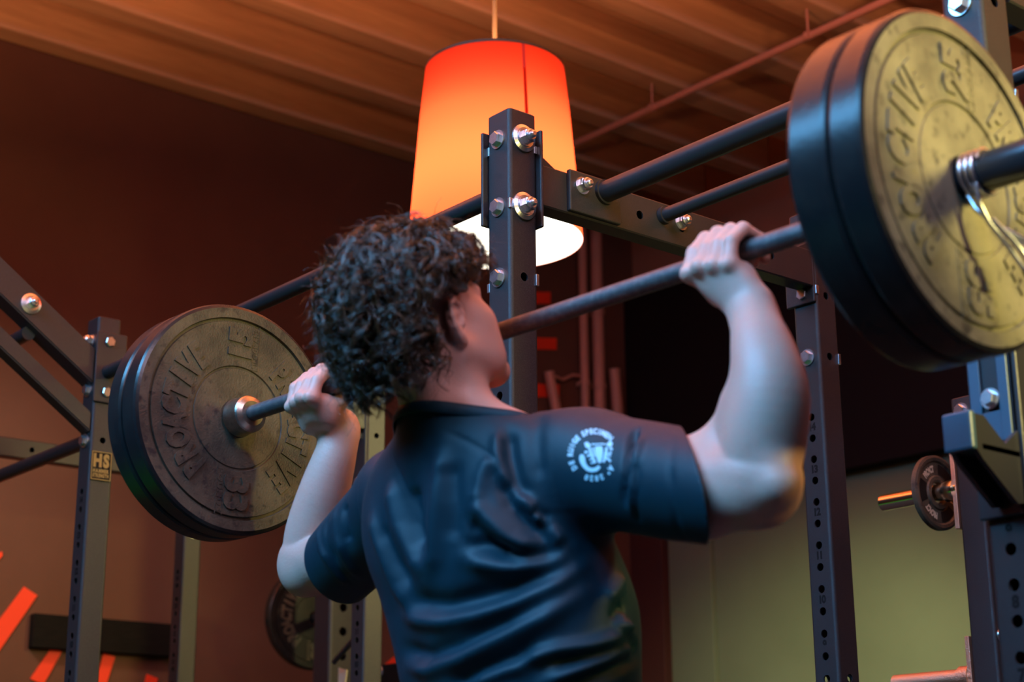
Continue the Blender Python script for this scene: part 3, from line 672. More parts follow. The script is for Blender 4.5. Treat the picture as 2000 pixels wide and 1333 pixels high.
# ------------------------------------------------------------------ the lifter
def V3(*a): return np.array(a, float)
def U(px, py, y=0.0):
    p = at(px, py, 1, y); return np.array([p[0], p[1], p[2] - Z0])        # barbell-relative
class Shape:
    """rounded solids blended into one surface"""
    def __init__(s): s.p = []
    def cone(s, a, b, ra, rb, k=.02, flat=None):
        s.p.append(('c', np.array(a, float), np.array(b, float), ra, rb, k, flat, max(ra, rb)))
    def chain(s, pts, rs, k=.02, flat=None):
        for i in range(len(pts) - 1): s.cone(pts[i], pts[i + 1], rs[i], rs[i + 1], k, flat)
    def limb(s, pts, rs, k=.02, n=22):
        """a smoothly tapering limb through the given joints"""
        P = np.array(pts); t = np.linspace(0, len(P) - 1, n); i = np.clip(t.astype(int), 0, len(P) - 2); f = (t - i)[:, None]
        Q = np.vstack([2 * P[0] - P[1], P, 2 * P[-1] - P[-2]]); Rr = np.array(rs, float); Rq = np.r_[2 * Rr[0] - Rr[1], Rr, 2 * Rr[-1] - Rr[-2]][:, None]
        cr_ = lambda A: .5 * (2 * A[i + 1] + (A[i + 2] - A[i]) * f + (2 * A[i] - 5 * A[i + 1] + 4 * A[i + 2] - A[i + 3]) * f ** 2 + (3 * A[i + 1] - A[i] - 3 * A[i + 2] + A[i + 3]) * f ** 3)
        C, R = cr_(Q), cr_(Rq)[:, 0]
        for j in range(n - 1): s.cone(C[j], C[j + 1], R[j], R[j + 1], k if j == 0 else .0015)
    def ell(s, c, r, k=.02, rot=None):
        s.p.append(('e', np.array(c, float), np.array(r, float), None if rot is None else np.array(rot, float), 0, k, None, max(r)))
    def cut(s, c, r, k=.01, rot=None):
        s.p.append(('s', np.array(c, float), np.array(r, float), None if rot is None else np.array(rot, float), 0, k, None, max(r)))
    def bound(s, q):
        P = s.p[q]
        if P[0] == 'c': return np.minimum(P[1], P[2]) - P[7], np.maximum(P[1], P[2]) + P[7]
        return P[1] - P[7], P[1] + P[7]
    def one(s, P, X):
        if P[0] == 'c':
            a, b, ra, rb, fl = P[1], P[2], P[3], P[4], P[6]
            ba = b - a; pa = X - a; bb = ba @ ba
            t = np.clip(pa @ ba / bb, 0, 1); d = pa - t[:, None] * ba
            if fl is not None:
                n, f = fl; dn = d @ n; d = d + np.outer(dn * (1 / f - 1), n); L = np.sqrt((d * d).sum(1)); return (L - (ra + (rb - ra) * t)) * (f if f < 1 else 1)
            return np.sqrt((d * d).sum(1)) - (ra + (rb - ra) * t)
        q = X - P[1]
        if P[3] is not None: q = q @ P[3]          # columns of rot = local axes
        r = P[2]; k0 = np.sqrt(((q / r) ** 2).sum(1)); k1 = np.sqrt(((q / r ** 2) ** 2).sum(1)) + 1e-9
        return k0 * (k0 - 1) / k1
    def eval(s, X, idx=None):
        d = np.full(len(X), 1.0)
        for i in (range(len(s.p)) if idx is None else idx):
            P = s.p[i]; e = s.one(P, X); k = P[5]
            if P[0] == 's':
                h = np.clip(.5 - .5 * (d + e) / k, 0, 1); d = d * (1 - h) - e * h + k * h * (1 - h)
            else:
                h = np.clip(.5 + .5 * (d - e) / k, 0, 1); d = d * (1 - h) + e * h - k * h * (1 - h)
        return d
    def surface(s, h, lo, hi, B=8):
        lo = np.array(lo, float); n = np.ceil((np.array(hi) - lo) / h / B).astype(int) * B + 1
        D = np.full(n, 1.0, np.float32)
        bd = [s.bound(i) for i in range(len(s.p))]; L = np.array([q[0] for q in bd]) - .035; H = np.array([q[1] for q in bd]) + .035
        ar = np.arange(B + 1)
        loc = np.stack(np.meshgrid(ar, ar, ar, indexing='ij'), -1).reshape(-1, 3) * h
        nb = (n - 1) // B
        for i in range(nb[0]):
            for j in range(nb[1]):
                for k in range(nb[2]):
                    o = lo + np.array([i, j, k]) * B * h; c = o + B * h / 2; e = B * h / 2
                    idx = np.nonzero(np.all(L < c + e, 1) & np.all(H > c - e, 1))[0]
                    if not len(idx): continue
                    dc = s.eval(c[None], idx)[0]; sl = (slice(i * B, i * B + B + 1), slice(j * B, j * B + B + 1), slice(k * B, k * B + B + 1))
                    if abs(dc) > B * h * 1.25 + .012: D[sl] = np.sign(dc); continue
                    D[sl] = s.eval(o + loc, idx).reshape(B + 1, B + 1, B + 1)
        ins = D < 0
        a = ins[:-1, :-1, :-1]; act = np.zeros(a.shape, bool); al = np.ones(a.shape, bool)
        for dx in (0, 1):
            for dy in (0, 1):
                for dz in (0, 1):
                    q = ins[dx:dx + a.shape[0], dy:dy + a.shape[1], dz:dz + a.shape[2]]; act |= q; al &= q
        act &= ~al; C = np.argwhere(act); idm = np.full(a.shape, -1, np.int32); idm[act] = np.arange(len(C))
        off = np.array([[0, 0, 0], [1, 0, 0], [0, 1, 0], [1, 1, 0], [0, 0, 1], [1, 0, 1], [0, 1, 1], [1, 1, 1]])
        cv = np.stack([D[C[:, 0] + o[0], C[:, 1] + o[1], C[:, 2] + o[2]] for o in off], 1)
        S = np.zeros((len(C), 3)); N = np.zeros(len(C))
        for e0, e1 in ((0, 1), (2, 3), (4, 5), (6, 7), (0, 2), (1, 3), (4, 6), (5, 7), (0, 4), (1, 5), (2, 6), (3, 7)):
            m_ = (cv[:, e0] < 0) != (cv[:, e1] < 0); t = np.where(m_, cv[:, e0] / np.where(m_, cv[:, e0] - cv[:, e1], 1), 0)
            S += m_[:, None] * (off[e0] + t[:, None] * (off[e1] - off[e0])); N += m_
        Vt = lo + (C + S / N[:, None]) * h
        F = []
        for ax in range(3):
            u_, v_ = (ax + 1) % 3, (ax + 2) % 3
            s0 = [slice(1, -1)] * 3; s0[ax] = slice(0, -1); s1_ = list(s0); s1_[ax] = slice(1, None)
            A = ins[tuple(s0)]; Bq = ins[tuple(s1_)]; E = np.argwhere(A != Bq)
            if not len(E): continue
            p = E.copy(); p[:, u_] += 1; p[:, v_] += 1
            inside = ins[p[:, 0], p[:, 1], p[:, 2]]
            q = []
            for du, dv in ((1, 1), (0, 1), (0, 0), (1, 0)):
                r = p.copy(); r[:, u_] -= du; r[:, v_] -= dv; q.append(idm[r[:, 0], r[:, 1], r[:, 2]])
            q = np.stack(q, 1); q[~inside] = q[~inside][:, ::-1]; F.append(q)
        F = np.concatenate(F); F = F[(F >= 0).all(1)]
        return Vt, F
def np_mesh(name, V, F, mats, mi=None, smooth=True, org=(0, 0, 0)):
    me = bpy.data.meshes.new(name); V = np.asarray(V) - np.array(org); n = F.shape[1]
    me.vertices.add(len(V)); me.vertices.foreach_set('co', V.astype(np.float32).ravel())
    me.loops.add(F.size); me.loops.foreach_set('vertex_index', F.astype(np.int32).ravel())
    me.polygons.add(len(F)); me.polygons.foreach_set('loop_start', np.arange(0, F.size, n, dtype=np.int32))
    me.polygons.foreach_set('loop_total', np.full(len(F), n, np.int32))
    for m_ in (mats if isinstance(mats, list) else [mats]): me.materials.append(m_)
    if mi is not None: me.polygons.foreach_set('material_index', mi.astype(np.int32))
    me.polygons.foreach_set('use_smooth', np.full(len(F), smooth)); me.update(); me.validate(); return me

M['skin'] = mat('skin', (0.62, 0.36, 0.29), 0.47, 0, 0.45, 0.22, 260, (0.66, 0.33, 0.26), 22, 0.35, 0.7, 6, None, 0.05, sss=0.12)
M['scalp'] = mat('scalp_under_hair', (0.030, 0.017, 0.011), 0.8, 0, 0.2)
M['shirt'] = mat('petrol_sports_shirt', (0.0011, 0.021, 0.034), 0.52, 0, 0.30, 0.25, 700, (0.0016, 0.024, 0.039), 30, 0.3, 0.7)
M['shorts'] = mat('black_shorts', (0.012, 0.012, 0.014), 0.7, 0, 0.3, 0.2, 300)
M['print'] = mat('pale_blue_print', (0.42, 0.66, 0.76), 0.6)
M['eyewhite'] = mat('eye_white', (0.75, 0.72, 0.70), 0.2)
M['iris'] = mat('brown_iris', (0.06, 0.03, 0.015), 0.2)
M['shoe'] = mat('grey_trainers', (0.25, 0.25, 0.26), 0.6)

lifter = thing('person', 'person with curly dark hair in a dark blue T-shirt gripping the barbell at head height', 'person', (0.03, -0.02, 0.0))
S = Shape()
# head, in its own axes: x right, y ahead, z up, tipped back
HC = V3(.048, -.156, -.019); tip = math.radians(25); yaw = math.radians(-4)
Rz = np.array([[math.cos(yaw), -math.sin(yaw), 0], [math.sin(yaw), math.cos(yaw), 0], [0, 0, 1]])
Rx = np.array([[1, 0, 0], [0, math.cos(tip), -math.sin(tip)], [0, math.sin(tip), math.cos(tip)]])
HR = Rz @ Rx
def h(x, y, z): return HC + HR @ V3(x, y, z)
S.ell(h(0, -.012, .030), (.077, .098, .086), .02, HR)
S.ell(h(0, .040, -.028), (.063, .056, .078), .03, HR)
S.ell(h(0, -.05, -.03), (.062, .052, .06), .03, HR)
for s_ in (-1, 1):
    S.chain([h(s_ * .060, .000, -.058), h(s_ * .042, .055, -.090), h(s_ * .014, .086, -.108)], [.021, .018, .017], .025)
    S.ell(h(s_ * .044, .060, -.028), (.026, .026, .027), .025, HR)
    S.ell(h(s_ * .050, .045, -.065), (.020, .032, .030), .025, HR)
    S.cone(h(s_ * .012, .087, .022), h(s_ * .043, .074, .023), .010, .009, .015)
    S.cut(h(s_ * .032, .100, .003), (.017, .014, .011), .012, HR)
    S.cone(h(s_ * .009, .098, -.036), h(s_ * .012, .094, -.034), .008, .008, .01)
S.cone(h(0, .092, .012), h(0, .112, -.030), .008, .012, .014)
S.cone(h(-.020, .096, -.058), h(.020, .096, -.058), .0065, .0065, .008); S.cone(h(-.018, .095, -.070), h(.018, .095, -.070), .0075, .0075, .008)
S.ell(h(0, .088, -.105), (.022, .017, .018), .02, HR)
for s_ in (-1, 1):                        # ears: a shell with rim, bowl, lobe
    ea = math.radians(26) * s_
    ER = HR @ np.array([[math.cos(ea), -math.sin(ea), 0], [math.sin(ea), math.cos(ea), 0], [0, 0, 1]])
    ER = ER @ np.array([[1, 0, 0], [0, math.cos(.22), math.sin(.22)], [0, -math.sin(.22), math.cos(.22)]])
    ec = h(s_ * .081, -.014, -.016)
    def e(x, y, z): return ec + ER @ V3(s_ * x, y, z)
    S.ell(e(.003, -.002, .002), (.0085, .019, .030), .006, ER)
    rim = [(.010, .012, -.003), (.011, .016, .012), (.0115, .010, .026), (.012, -.004, .032), (.012, -.017, .023), (.0115, -.019, .006), (.010, -.014, -.011), (.008, -.003, -.024)]
    S.chain([e(*q) for q in rim], [.003, .0034, .0038, .0042, .0042, .004, .0042, .006], .004)
    S.ell(e(.006, .006, -.027), (.0065, .0095, .0105), .006, ER)
    S.cut(e(.013, .003, .000), (.007, .0085, .011), .004, ER); S.cut(e(.013, -.001, .017), (.0045, .0085, .007), .004, ER)
    S.cone(e(.009, .011, -.006), e(.010, .012, -.001), .0045, .004, .004)
# neck and trunk
S.cone(h(0, -.012, -.045), V3(.040, -.100, -.20), .058, .064, .03)
for s_ in (-1, 1):
    S.cone(V3(.038 + s_ * .03, -.118, -.150), V3(.028 + s_ * .155, -.050, -.232), .034, .048, .05)
    S.cone(h(s_ * .055, -.02, -.05), V3(.038 + s_ * .022, -.050, -.195), .014, .013, .03)
SHR, SHL = V3(.245, -.004, -.262), V3(-.203, -.008, -.236)
S.ell(V3(.024, -.035, -.335), (.165, .105, .15), .06)
S.ell(V3(.055, .004, -.50), (.160, .115, .20), .06)
S.ell(V3(.055, .015, -.72), (.155, .110, .12), .06)
for sh in (SHR, SHL): S.ell(sh + V3(0, .0, .005), (.062, .060, .062), .05)
# right arm
ELR = U(1480, 948, .004)
S.cone(SHR, U(1372, 957, 0), .056, .066, .012); S.cone(U(1372, 957, 0), ELR, .066, .054, .012)
S.cone(U(1330, 925, .02), U(1412, 922, .02), .045, .042, .03)
S.limb([ELR, U(1492, 862, 0), U(1503, 770, 0), U(1489, 682, .006), U(1469, 612, .020)], [.049, .055, .0520, .0425, .0295], .03)
S.cone(U(1405, 905, .015), U(1455, 800, .012), .030, .035, .04)
S.cone(U(1520, 948, -.012), U(1510, 915, -.01), .027, .025, .02)
# left arm
ELL = U(601, 1104, 0)
S.cone(SHL, U(690, 1085, 0), .056, .058, .012); S.cone(U(690, 1085, 0), ELL, .059, .047, .012)
S.limb([ELL, U(613, 1040, 0), U(634, 960, 0), U(655, 890, .006), U(667, 843, .017)], [.047, .051, .0455, .0375, .0300], .03)
S.cone(U(594, 1128, -.012), U(596, 1100, -.008), .026, .026, .03)
# hands closed on the bar
def bq(s_, y, z): return BD * s_ + V3(0, y, z)
def hand(s0, sg, wrist):
    xs = (-.0345, -.0115, .0110, .0325); rr = (.0110, .0113, .0108, .0097)
    for i, (x, r) in enumerate(zip(xs, rr)):
        f = (1.0, 1.06, 1.0, .9)[i]; X = s0 + sg * x
        mcp = bq(X, -.0500 * f, -.0265 - .003 * abs(i - 1)); mid_ = bq(X, -.0385, .004); pip = bq(X, -.014, .0300 * f); dip = bq(X + sg * .001, .0225, .0185); tp = bq(X + sg * .001, .0270, -.007)
        S.chain([mcp, mid_, pip, dip, tp], [r * 1.12, r * 1.02, r * 1.04, r * .92, r * .85], .0042)
        S.cone(mcp + V3(0, .005, -.001), wrist + V3(sg * x * .40, -.004, .012), r * 1.0, .0145, .009)
        S.ell(mcp + V3(0, -.0030, .0005), (r * 1.08, r * 1.10, r * 1.08), .004)
    S.ell(bq(s0 - sg * .022, -.006, -.044), (.016, .018, .026), .02)
    S.ell(bq(s0 + sg * .028, -.010, -.050), (.016, .018, .028), .02)
    S.cone(bq(s0, -.018, -.042), wrist, .021, .026, .03, (V3(0, 1, 0), .8))
    S.chain([bq(s0 - sg * .024, .000, -.038), bq(s0 - sg * .033, .022, -.021), bq(s0 - sg * .026, .0315, .000), bq(s0 - sg * .010, .034, .016)], [.0135, .0115, .0105, .0095], .008)
hand(.512, 1, U(1468, 606, .024)); hand(-.432, -1, U(667, 838, .020))
V_, F_ = S.surface(.0034, (-.72, -.30, -.80), (.78, .16, .19))
# legs under the shorts
G = Shape()
for s_ in (-1, 1):
    hip = V3(.04 + s_ * .09, .0, -.80); kn = V3(.04 + s_ * .15, .03, -1.17); an = V3(.04 + s_ * .17, -.01, -1.57)
    G.chain([hip, (hip + kn) / 2, kn], [.088, .078, .055], .03); G.chain([kn, kn * .6 + an * .4 + V3(0, -.02, 0), an], [.052, .056, .036], .03); G.cone(an, an + V3(s_ * .02, .07, -.045), .034, .03, .02)
V2_, F2_ = G.surface(.008, (-.3, -.15, -1.66), (.4, .2, -.68))
nV = len(V_)
VB = np.concatenate([V_, V2_]); FB = np.concatenate([F_, F2_ + nV])
# mark the scalp: in head axes, above and behind the hairline
fc = V_[F_].mean(1); hl = (fc - HC) @ HR
def hairy(q):
    x, y, z = q[:, 0], q[:, 1], q[:, 2]; ax = np.abs(x)
    top = (z > .052 + .25 * np.clip(y - .04, -1, .0)) & (y < .075) & (z > -.2)
    back = (y < -.036) & (z > -.105) & (z + .0 > -.115 + 0 * y)
    side = (y < .034) & (z > .040 - .10 * np.clip(-.02 - y, 0, .2))
    burn = (y > .004) & (y < .024) & (z > .022) & (ax > .05)
    r = np.sqrt((x / .095) ** 2 + ((y + .012) / .12) ** 2 + ((z - .01) / .14) ** 2)
    ear = ((y + .010) ** 2 + ((z + .012) * .75) ** 2 < .034 ** 2) & (ax > .05)
    Wd = q @ HR.T; low = Wd[:, 2] > -.030 + .62 * Wd[:, 1]
    return (top | back | side | burn) & (r < 1.1) & ~ear & (low | (y > 0))
hm = hairy(hl)
body = place('body', np_mesh('body', VB + np.array([0, 0, Z0]), FB, [M['skin'], M['scalp']], np.concatenate([hm, np.zeros(len(F2_), bool)]), True, WORLD[lifter.name]), lifter)
WORLD[body.name] = WORLD[lifter.name]
print('body', len(VB), round(time.time() - T0, 1))
for s_ in (-1, 1):
    b = MB(); c = h(s_ * .031, .0770, .003) + V3(0, 0, Z0); b.sphere(c, .0125, 20)
    c2 = h(s_ * .031, .0770 + .0068, .0036) + V3(0, 0, Z0); b.sphere(c2, .0062, 14, 1); obj('eye', b, [M['eyewhite'], M['iris']], body)
    b = MB(); b.tube([h(s_ * .012, .0965, .026) + V3(0, 0, Z0), h(s_ * .03, .095, .033) + V3(0, 0, Z0), h(s_ * .05, .078, .027) + V3(0, 0, Z0)], [.004, .005, .0025], 8); obj('eyebrow', b, M['scalp'], body)

# shirt
T = Shape()
T.cone(V3(.042, -.115, -.10), V3(.040, -.100, -.20), .073, .078, .03)
for s_ in (-1, 1): T.cone(V3(.040 + s_ * .035, -.108, -.178), V3(.028 + s_ * .160, -.047, -.233), .038, .058, .06)
T.ell(V3(.026, -.035, -.335), (.182, .122, .165), .07)
T.ell(V3(.072, .016, -.50), (.200, .150, .22), .07)
T.ell(V3(.074, .026, -.70), (.200, .152, .17), .07)
T.ell(V3(.115, -.095, -.30), (.085, .055, .10), .06); T.ell(V3(-.075, -.095, -.29), (.085, .055, .10), .06)     # shoulder blades
T.cone(V3(.18, -.03, -.34), V3(.18, .0, -.52), .075, .065, .06); T.cone(V3(-.12, -.04, -.33), V3(-.08, -.03, -.52), .07, .06, .06)
for sh in (SHR, SHL): T.ell(sh + V3(0, 0, .006), (.080, .079, .078), .05)
HEMR, HEML = U(1354, 955, 0), U(664, 1108, 0)
axR = (ELR - SHR) / np.linalg.norm(ELR - SHR); axL = (ELL - SHL) / np.linalg.norm(ELL - SHL)
T.cone(SHR, HEMR + axR * .09, .083, .0755, .03); T.cone(SHL, HEML + axL * .03, .082, .070, .03)
TV, TF = T.surface(.0046, (-.62, -.28, -.92), (.66, .20, -.03))
# vertex normals
def vnormals(V, F):
    n = np.cross(V[F[:, 2]] - V[F[:, 0]], V[F[:, 3]] - V[F[:, 1]]); N = np.zeros_like(V)
    for k in range(4): np.add.at(N, F[:, k], n)
    return N / (np.linalg.norm(N, axis=1)[:, None] + 1e-12)
# loose cloth folds: ridges and valleys along lines drawn over the back, each with a width and a height
tree = BVHTree.FromPolygons([tuple(q) for q in TV], [tuple(q) for q in TF])
cr = Vector(CAM - np.array([0, 0, Z0]))
def on_shirt(px, py):
    r_ = tree.ray_cast(cr, Vector(ray(px, py)).normalized()); return None if r_[0] is None else np.array(r_[0])
def crop(x, y): return 700 + x / 2.3257, 760 + y / 2.3257
FOLDS = [
 ([(225, 1262), (330, 1278), (450, 1232), (650, 1130), (850, 1040), (1010, 930)], .015, .011),
 ([(205, 1185), (330, 1215), (470, 1165), (640, 1080), (800, 1000)], .013, -.008),
 ([(215, 1040), (380, 1058), (540, 1030), (720, 975), (900, 885), (1020, 800)], .014, .010),
 ([(230, 960), (420, 985), (620, 930), (820, 850), (980, 770)], .016, -.010),
 ([(480, 775), (600, 800), (720, 822), (840, 805), (980, 745)], .014, .009),
 ([(480, 700), (640, 735), (800, 760), (930, 740)], .012, -.009),
 ([(740, 1225), (900, 1190), (1060, 1168), (1200, 1118), (1300, 1085)], .011, .010),
 ([(760, 1270), (930, 1235), (1100, 1205), (1250, 1150)], .009, -.009),
 ([(830, 1345), (1000, 1275), (1150, 1205), (1260, 1150)], .011, .011),
 ([(900, 1370), (1060, 1310), (1200, 1250), (1290, 1200)], .010, -.008),
 ([(520, 1350), (680, 1275), (820, 1250), (920, 1250)], .011, .008),
 ([(420, 1350), (560, 1270), (720, 1215), (820, 1150)], .010, -.008),
 ([(520, 510), (590, 590), (680, 680), (800, 750)], .014, .011),
 ([(500, 600), (580, 690), (700, 760)], .012, -.008),
 ([(640, 400), (690, 520), (790, 620), (900, 700)], .012, -.010),
 ([(720, 470), (790, 560), (860, 640), (935, 715)], .011, .010),
 ([(790, 540), (840, 580), (850, 620), (820, 600)], .008, -.007),
 ([(150, 420), (190, 620), (260, 780), (305, 850)], .018, .010),
 ([(300, 850), (340, 760), (352, 600), (375, 420), (390, 260)], .018, .009),
 ([(250, 440), (265, 600), (290, 720)], .016, -.009),
 ([(60, 560), (110, 720), (180, 900), (250, 1010)], .016, .009),
 ([(110, 620), (170, 780), (240, 900)], .012, -.006),
 ([(420, 330), (440, 520), (430, 700)], .018, -.006),
 ([(600, 310), (560, 400), (540, 520)], .012, .006),
 ([(680, 190), (690, 300), (720, 420), (780, 520)], .011, -.008),
 ([(630, 200), (640, 330), (680, 460)], .010, .006),
 ([(830, 120), (810, 260), (830, 420)], .014, -.004),
 # raglan seams
 ([(400, 195), (500, 240), (600, 300), (690, 400)], .0035, -.0016), ([(150, 280), (190, 380), (240, 500), (285, 620)], .0035, -.0016),
 # bunched sleeve joint
 ([(1262, 185), (1236, 260), (1220, 380), (1212, 520), (1220, 660), (1230, 740)], .0055, -.011),
 ([(1286, 220), (1264, 320), (1252, 450), (1248, 560), (1260, 690)], .006, .006),
 ([(1272, 330), (1266, 450), (1270, 600)], .005, -.004),
 ([(1430, 240), (1420, 420), (1440, 580), (1480, 680)], .006, -.002),
 # side of the shirt
 ([(1280, 760), (1200, 860), (1130, 960)], .012, .008), ([(1285, 860), (1200, 980), (1160, 1060)], .010, -.009),
 ([(1290, 980), (1200, 1010), (1180, 1060), (1240, 1100), (1310, 1100)], .010, .010), ([(1220, 1140), (1270, 1180), (1290, 1250)], .010, -.008),
]
LF = [([(-8, 330), (-40, 420), (-60, 520), (-40, 700)], .010, -.007), ([(-100, 540), (-80, 720), (0, 850)], .008, .006), ([(-180, 640), (-150, 760), (-60, 880)], .006, .005), ([(-140, 600), (-115, 760), (-40, 880)], .006, -.005)]
TN = vnormals(TV, TF); disp = np.zeros(len(TV))
for line, wd, amp in FOLDS + LF:
    P3 = [on_shirt(*crop(*q)) for q in line]; P3 = [q for q in P3 if q is not None]
    if len(P3) < 2: continue
    dm = np.full(len(TV), 9.0); tm = np.zeros(len(TV)); Ls = [0]
    for a, c in zip(P3[:-1], P3[1:]): Ls.append(Ls[-1] + np.linalg.norm(c - a))
    near = np.nonzero(np.linalg.norm(TV - np.mean(P3, 0), axis=1) < Ls[-1] * .7 + .08)[0]; X = TV[near]; dn = np.full(len(X), 9.0); tn = np.zeros(len(X))
    for i, (a, c) in enumerate(zip(P3[:-1], P3[1:])):
        ba = c - a; t = np.clip((X - a) @ ba / (ba @ ba + 1e-9), 0, 1); d_ = np.linalg.norm(X - a - t[:, None] * ba, axis=1); m_ = d_ < dn
        dn[m_] = d_[m_]; tn[m_] = (Ls[i] + t[m_] * (Ls[i + 1] - Ls[i])) / Ls[-1]
    taper = np.clip(np.minimum(tn, 1 - tn) * 5 + .25, 0, 1)
    disp[near] += 1.25 * amp * np.exp(-(dn / wd) ** 2) * taper
from mathutils import noise as mnoise
small = np.array([mnoise.noise(Vector((q[0] * 9, q[1] * 9 + 5, q[2] * 13))) for q in TV])
TV = TV + TN * (disp + .0022 * small)[:, None]
# side facing the chest stays as it is; trim sleeves, neck and hem with clean cuts
bm = bmesh.new(); vs = [bm.verts.new(tuple(q)) for q in TV]
for f in TF: bm.faces.new([vs[i] for i in f]).smooth = True
def cut(sel, co, no):
    g = [f for f in bm.faces if sel(f.calc_center_median())]
    ed = {e_ for f in g for e_ in f.edges}; ve = {v_ for f in g for v_ in f.verts}
    return bmesh.ops.bisect_plane(bm, geom=list(g) + list(ed) + list(ve), plane_co=co, plane_no=no, clear_outer=True, dist=1e-5)['geom_cut']
hr = Vector(HEMR); hl_ = Vector(HEML)
vw = ray(1354, 955); vw /= np.linalg.norm(vw); r_x = np.cross(vw, [0, 0, 1]); r_x /= np.linalg.norm(r_x); r_u = np.cross(r_x, vw)
nR = Vector(r_x + .14 * r_u + vw * .10).normalized(); nL = Vector(axL)
cR = cut(lambda c: (c - hr).length < .24 and c.x > .30, hr, nR); cL = cut(lambda c: (c - hl_).length < .2 and c.x < -.25, hl_, nL)
NKP, NKN = Vector((.040, -.105, -.172)), Vector((.02, .25, 1.0)).normalized()
cN = cut(lambda c: (c - NKP).length < .16 and c.z > -.24, NKP, NKN)
cut(lambda c: c.z < -.6, Vector((0, 0, -.80)), Vector((0, 0, -1)))
loop = [v_.co.copy() for v_ in cN if isinstance(v_, bmesh.types.BMVert)]
loopR = [v_.co.copy() for v_ in cR if isinstance(v_, bmesh.types.BMVert)]; loopL = [v_.co.copy() for v_ in cL if isinstance(v_, bmesh.types.BMVert)]
me = bpy.data.meshes.new('t_shirt'); off = Vector((0, 0, Z0)) - Vector(WORLD[lifter.name])
for v_ in bm.verts: v_.co += off
bm.to_mesh(me); bm.free(); me.materials.append(M['shirt'])
shirt = place('t_shirt', me, lifter); WORLD[shirt.name] = WORLD[lifter.name]
sd = shirt.modifiers.new('cloth', 'SOLIDIFY'); sd.thickness = .0022; sd.offset = -1
def ring(loop, r, name, up=0.0, flat=1.0, squash=1.0):
    c = sum(loop, Vector()) / len(loop); n_ = NKN if name == 'neckband' else (nR if name == 'cuff' else nL)
    u = n_.orthogonal().normalized(); v_ = n_.cross(u)
    L = sorted(loop, key=lambda q: math.atan2((q - c).dot(v_), (q - c).dot(u))); N_ = 96; out = []
    ang = [math.atan2((q - c).dot(v_), (q - c).dot(u)) for q in L]; rad = [(q - c).length for q in L]
    for k in range(N_):
        a = -PI + 2 * PI * k / N_; out.append(np.interp(a, ang, rad, period=2 * PI))
    out = np.array(out)
    for _ in range(6): out = (np.roll(out, 1) + out * 2 + np.roll(out, -1)) / 4
    b = MB(); prof = [(-.016, .0022), (-.014, .0042), (-.004, .0048), (.002, .0040), (.004, .0015), (.003, -.002), (-.014, -.002)] if name == 'neckband' else [(-.020, .0010), (-.018, .0024), (-.002, .0026), (.0005, .001), (.0, -.002)]
    vs = []
    for k in range(N_):
        a = -PI + 2 * PI * k / N_; d_ = u * math.cos(a) + v_ * math.sin(a)
        for (q, rr) in prof: vs.append(c + d_ * (out[k] + rr) + n_ * q + Vector((0, 0, Z0)))
    m_ = len(prof)
    b.add(vs, [(k * m_ + i, ((k + 1) % N_) * m_ + i, ((k + 1) % N_) * m_ + i + 1, k * m_ + i + 1) for k in range(N_) for i in range(m_ - 1)], 0, True)
    obj(name.replace('2', ''), b, M['shirt'], shirt)
ring(loop, .004, 'neckband')
print('shirt', len(TV), round(time.time() - T0, 1))

# printed emblem on the sleeve: laid onto the cloth
tree = BVHTree.FromPolygons([tuple(v_.co - off) for v_ in me.vertices], [tuple(p.vertices) for p in me.polygons])
EC = U(1160, 893, -.05); hit = on_shirt(1160, 893); 
view = ray(1160, 893); view /= np.linalg.norm(view)
nrm = np.array(tree.find_nearest(Vector(hit))[1]); 
ex = CM[0] - nrm * (CM[0] @ nrm); ex /= np.linalg.norm(ex); ey = np.cross(nrm, ex)
if ey @ CM[1] < 0: ey = -ey
EK = .00069 * 1.0          # metres per photo pixel on the sleeve
eb = MB()
def pad(poly):            # filled polygon in emblem pixels (x right, y down)
    return [(q[0], -q[1]) for q in poly]
emb = []                  # list of (verts2d, faces)
def poly(pts): emb.append(([(x, -y) for x, y in pts], [tuple(range(len(pts)))]))
def stroke(pts, wd):
    v2 = []; n = len(pts)
    for i in range(n):
        a = np.array(pts[max(i - 1, 0)], float); c = np.array(pts[min(i + 1, n - 1)], float); d_ = c - a; d_ /= np.linalg.norm(d_); p_ = np.array([-d_[1], d_[0]])
        ww = wd[i] if hasattr(wd, '__len__') else wd
        for s_ in (-1, 1): q = np.array(pts[i]) + p_ * ww * s_ / 2; v2.append((q[0], -q[1]))
    emb.append((v2, [(2 * i, 2 * i + 1, 2 * i + 3, 2 * i + 2) for i in range(n - 1)]))
def ez(x, y): return (x / 12.117 + 1105 - 1160, y / 12.117 + 840 - 893)
E_ = lambda L: [ez(*q) for q in L]
stroke(E_([(370, 590), (385, 680), (400, 760), (440, 850), (520, 930), (620, 960), (720, 940), (800, 870)]), [7, 12, 11, 9, 8.5, 8, 8, 6.5])
poly(E_([(690, 400), (850, 390), (880, 470), (870, 640), (830, 790), (770, 790), (720, 660), (680, 500)]))
poly(E_([(430, 320), (510, 290), (590, 370), (560, 450), (470, 430)])); poly(E_([(960, 330), (1060, 270), (1110, 330), (1080, 410), (990, 410)]))
stroke(E_([(560, 440), (590, 560), (640, 680), (700, 790)]), 5); stroke(E_([(640, 420), (640, 470), (660, 560), (690, 640)]), 3)
stroke(E_([(960, 420), (950, 560), (930, 690), (880, 770)]), 5); stroke(E_([(900, 560), (1010, 600), (1060, 640)]), 3)
stroke(E_([(890, 640), (1000, 690), (1060, 760)]), 4); stroke(E_([(1040, 440), (1100, 480)]), 5); stroke(E_([(1020, 540), (1080, 570)]), 4)
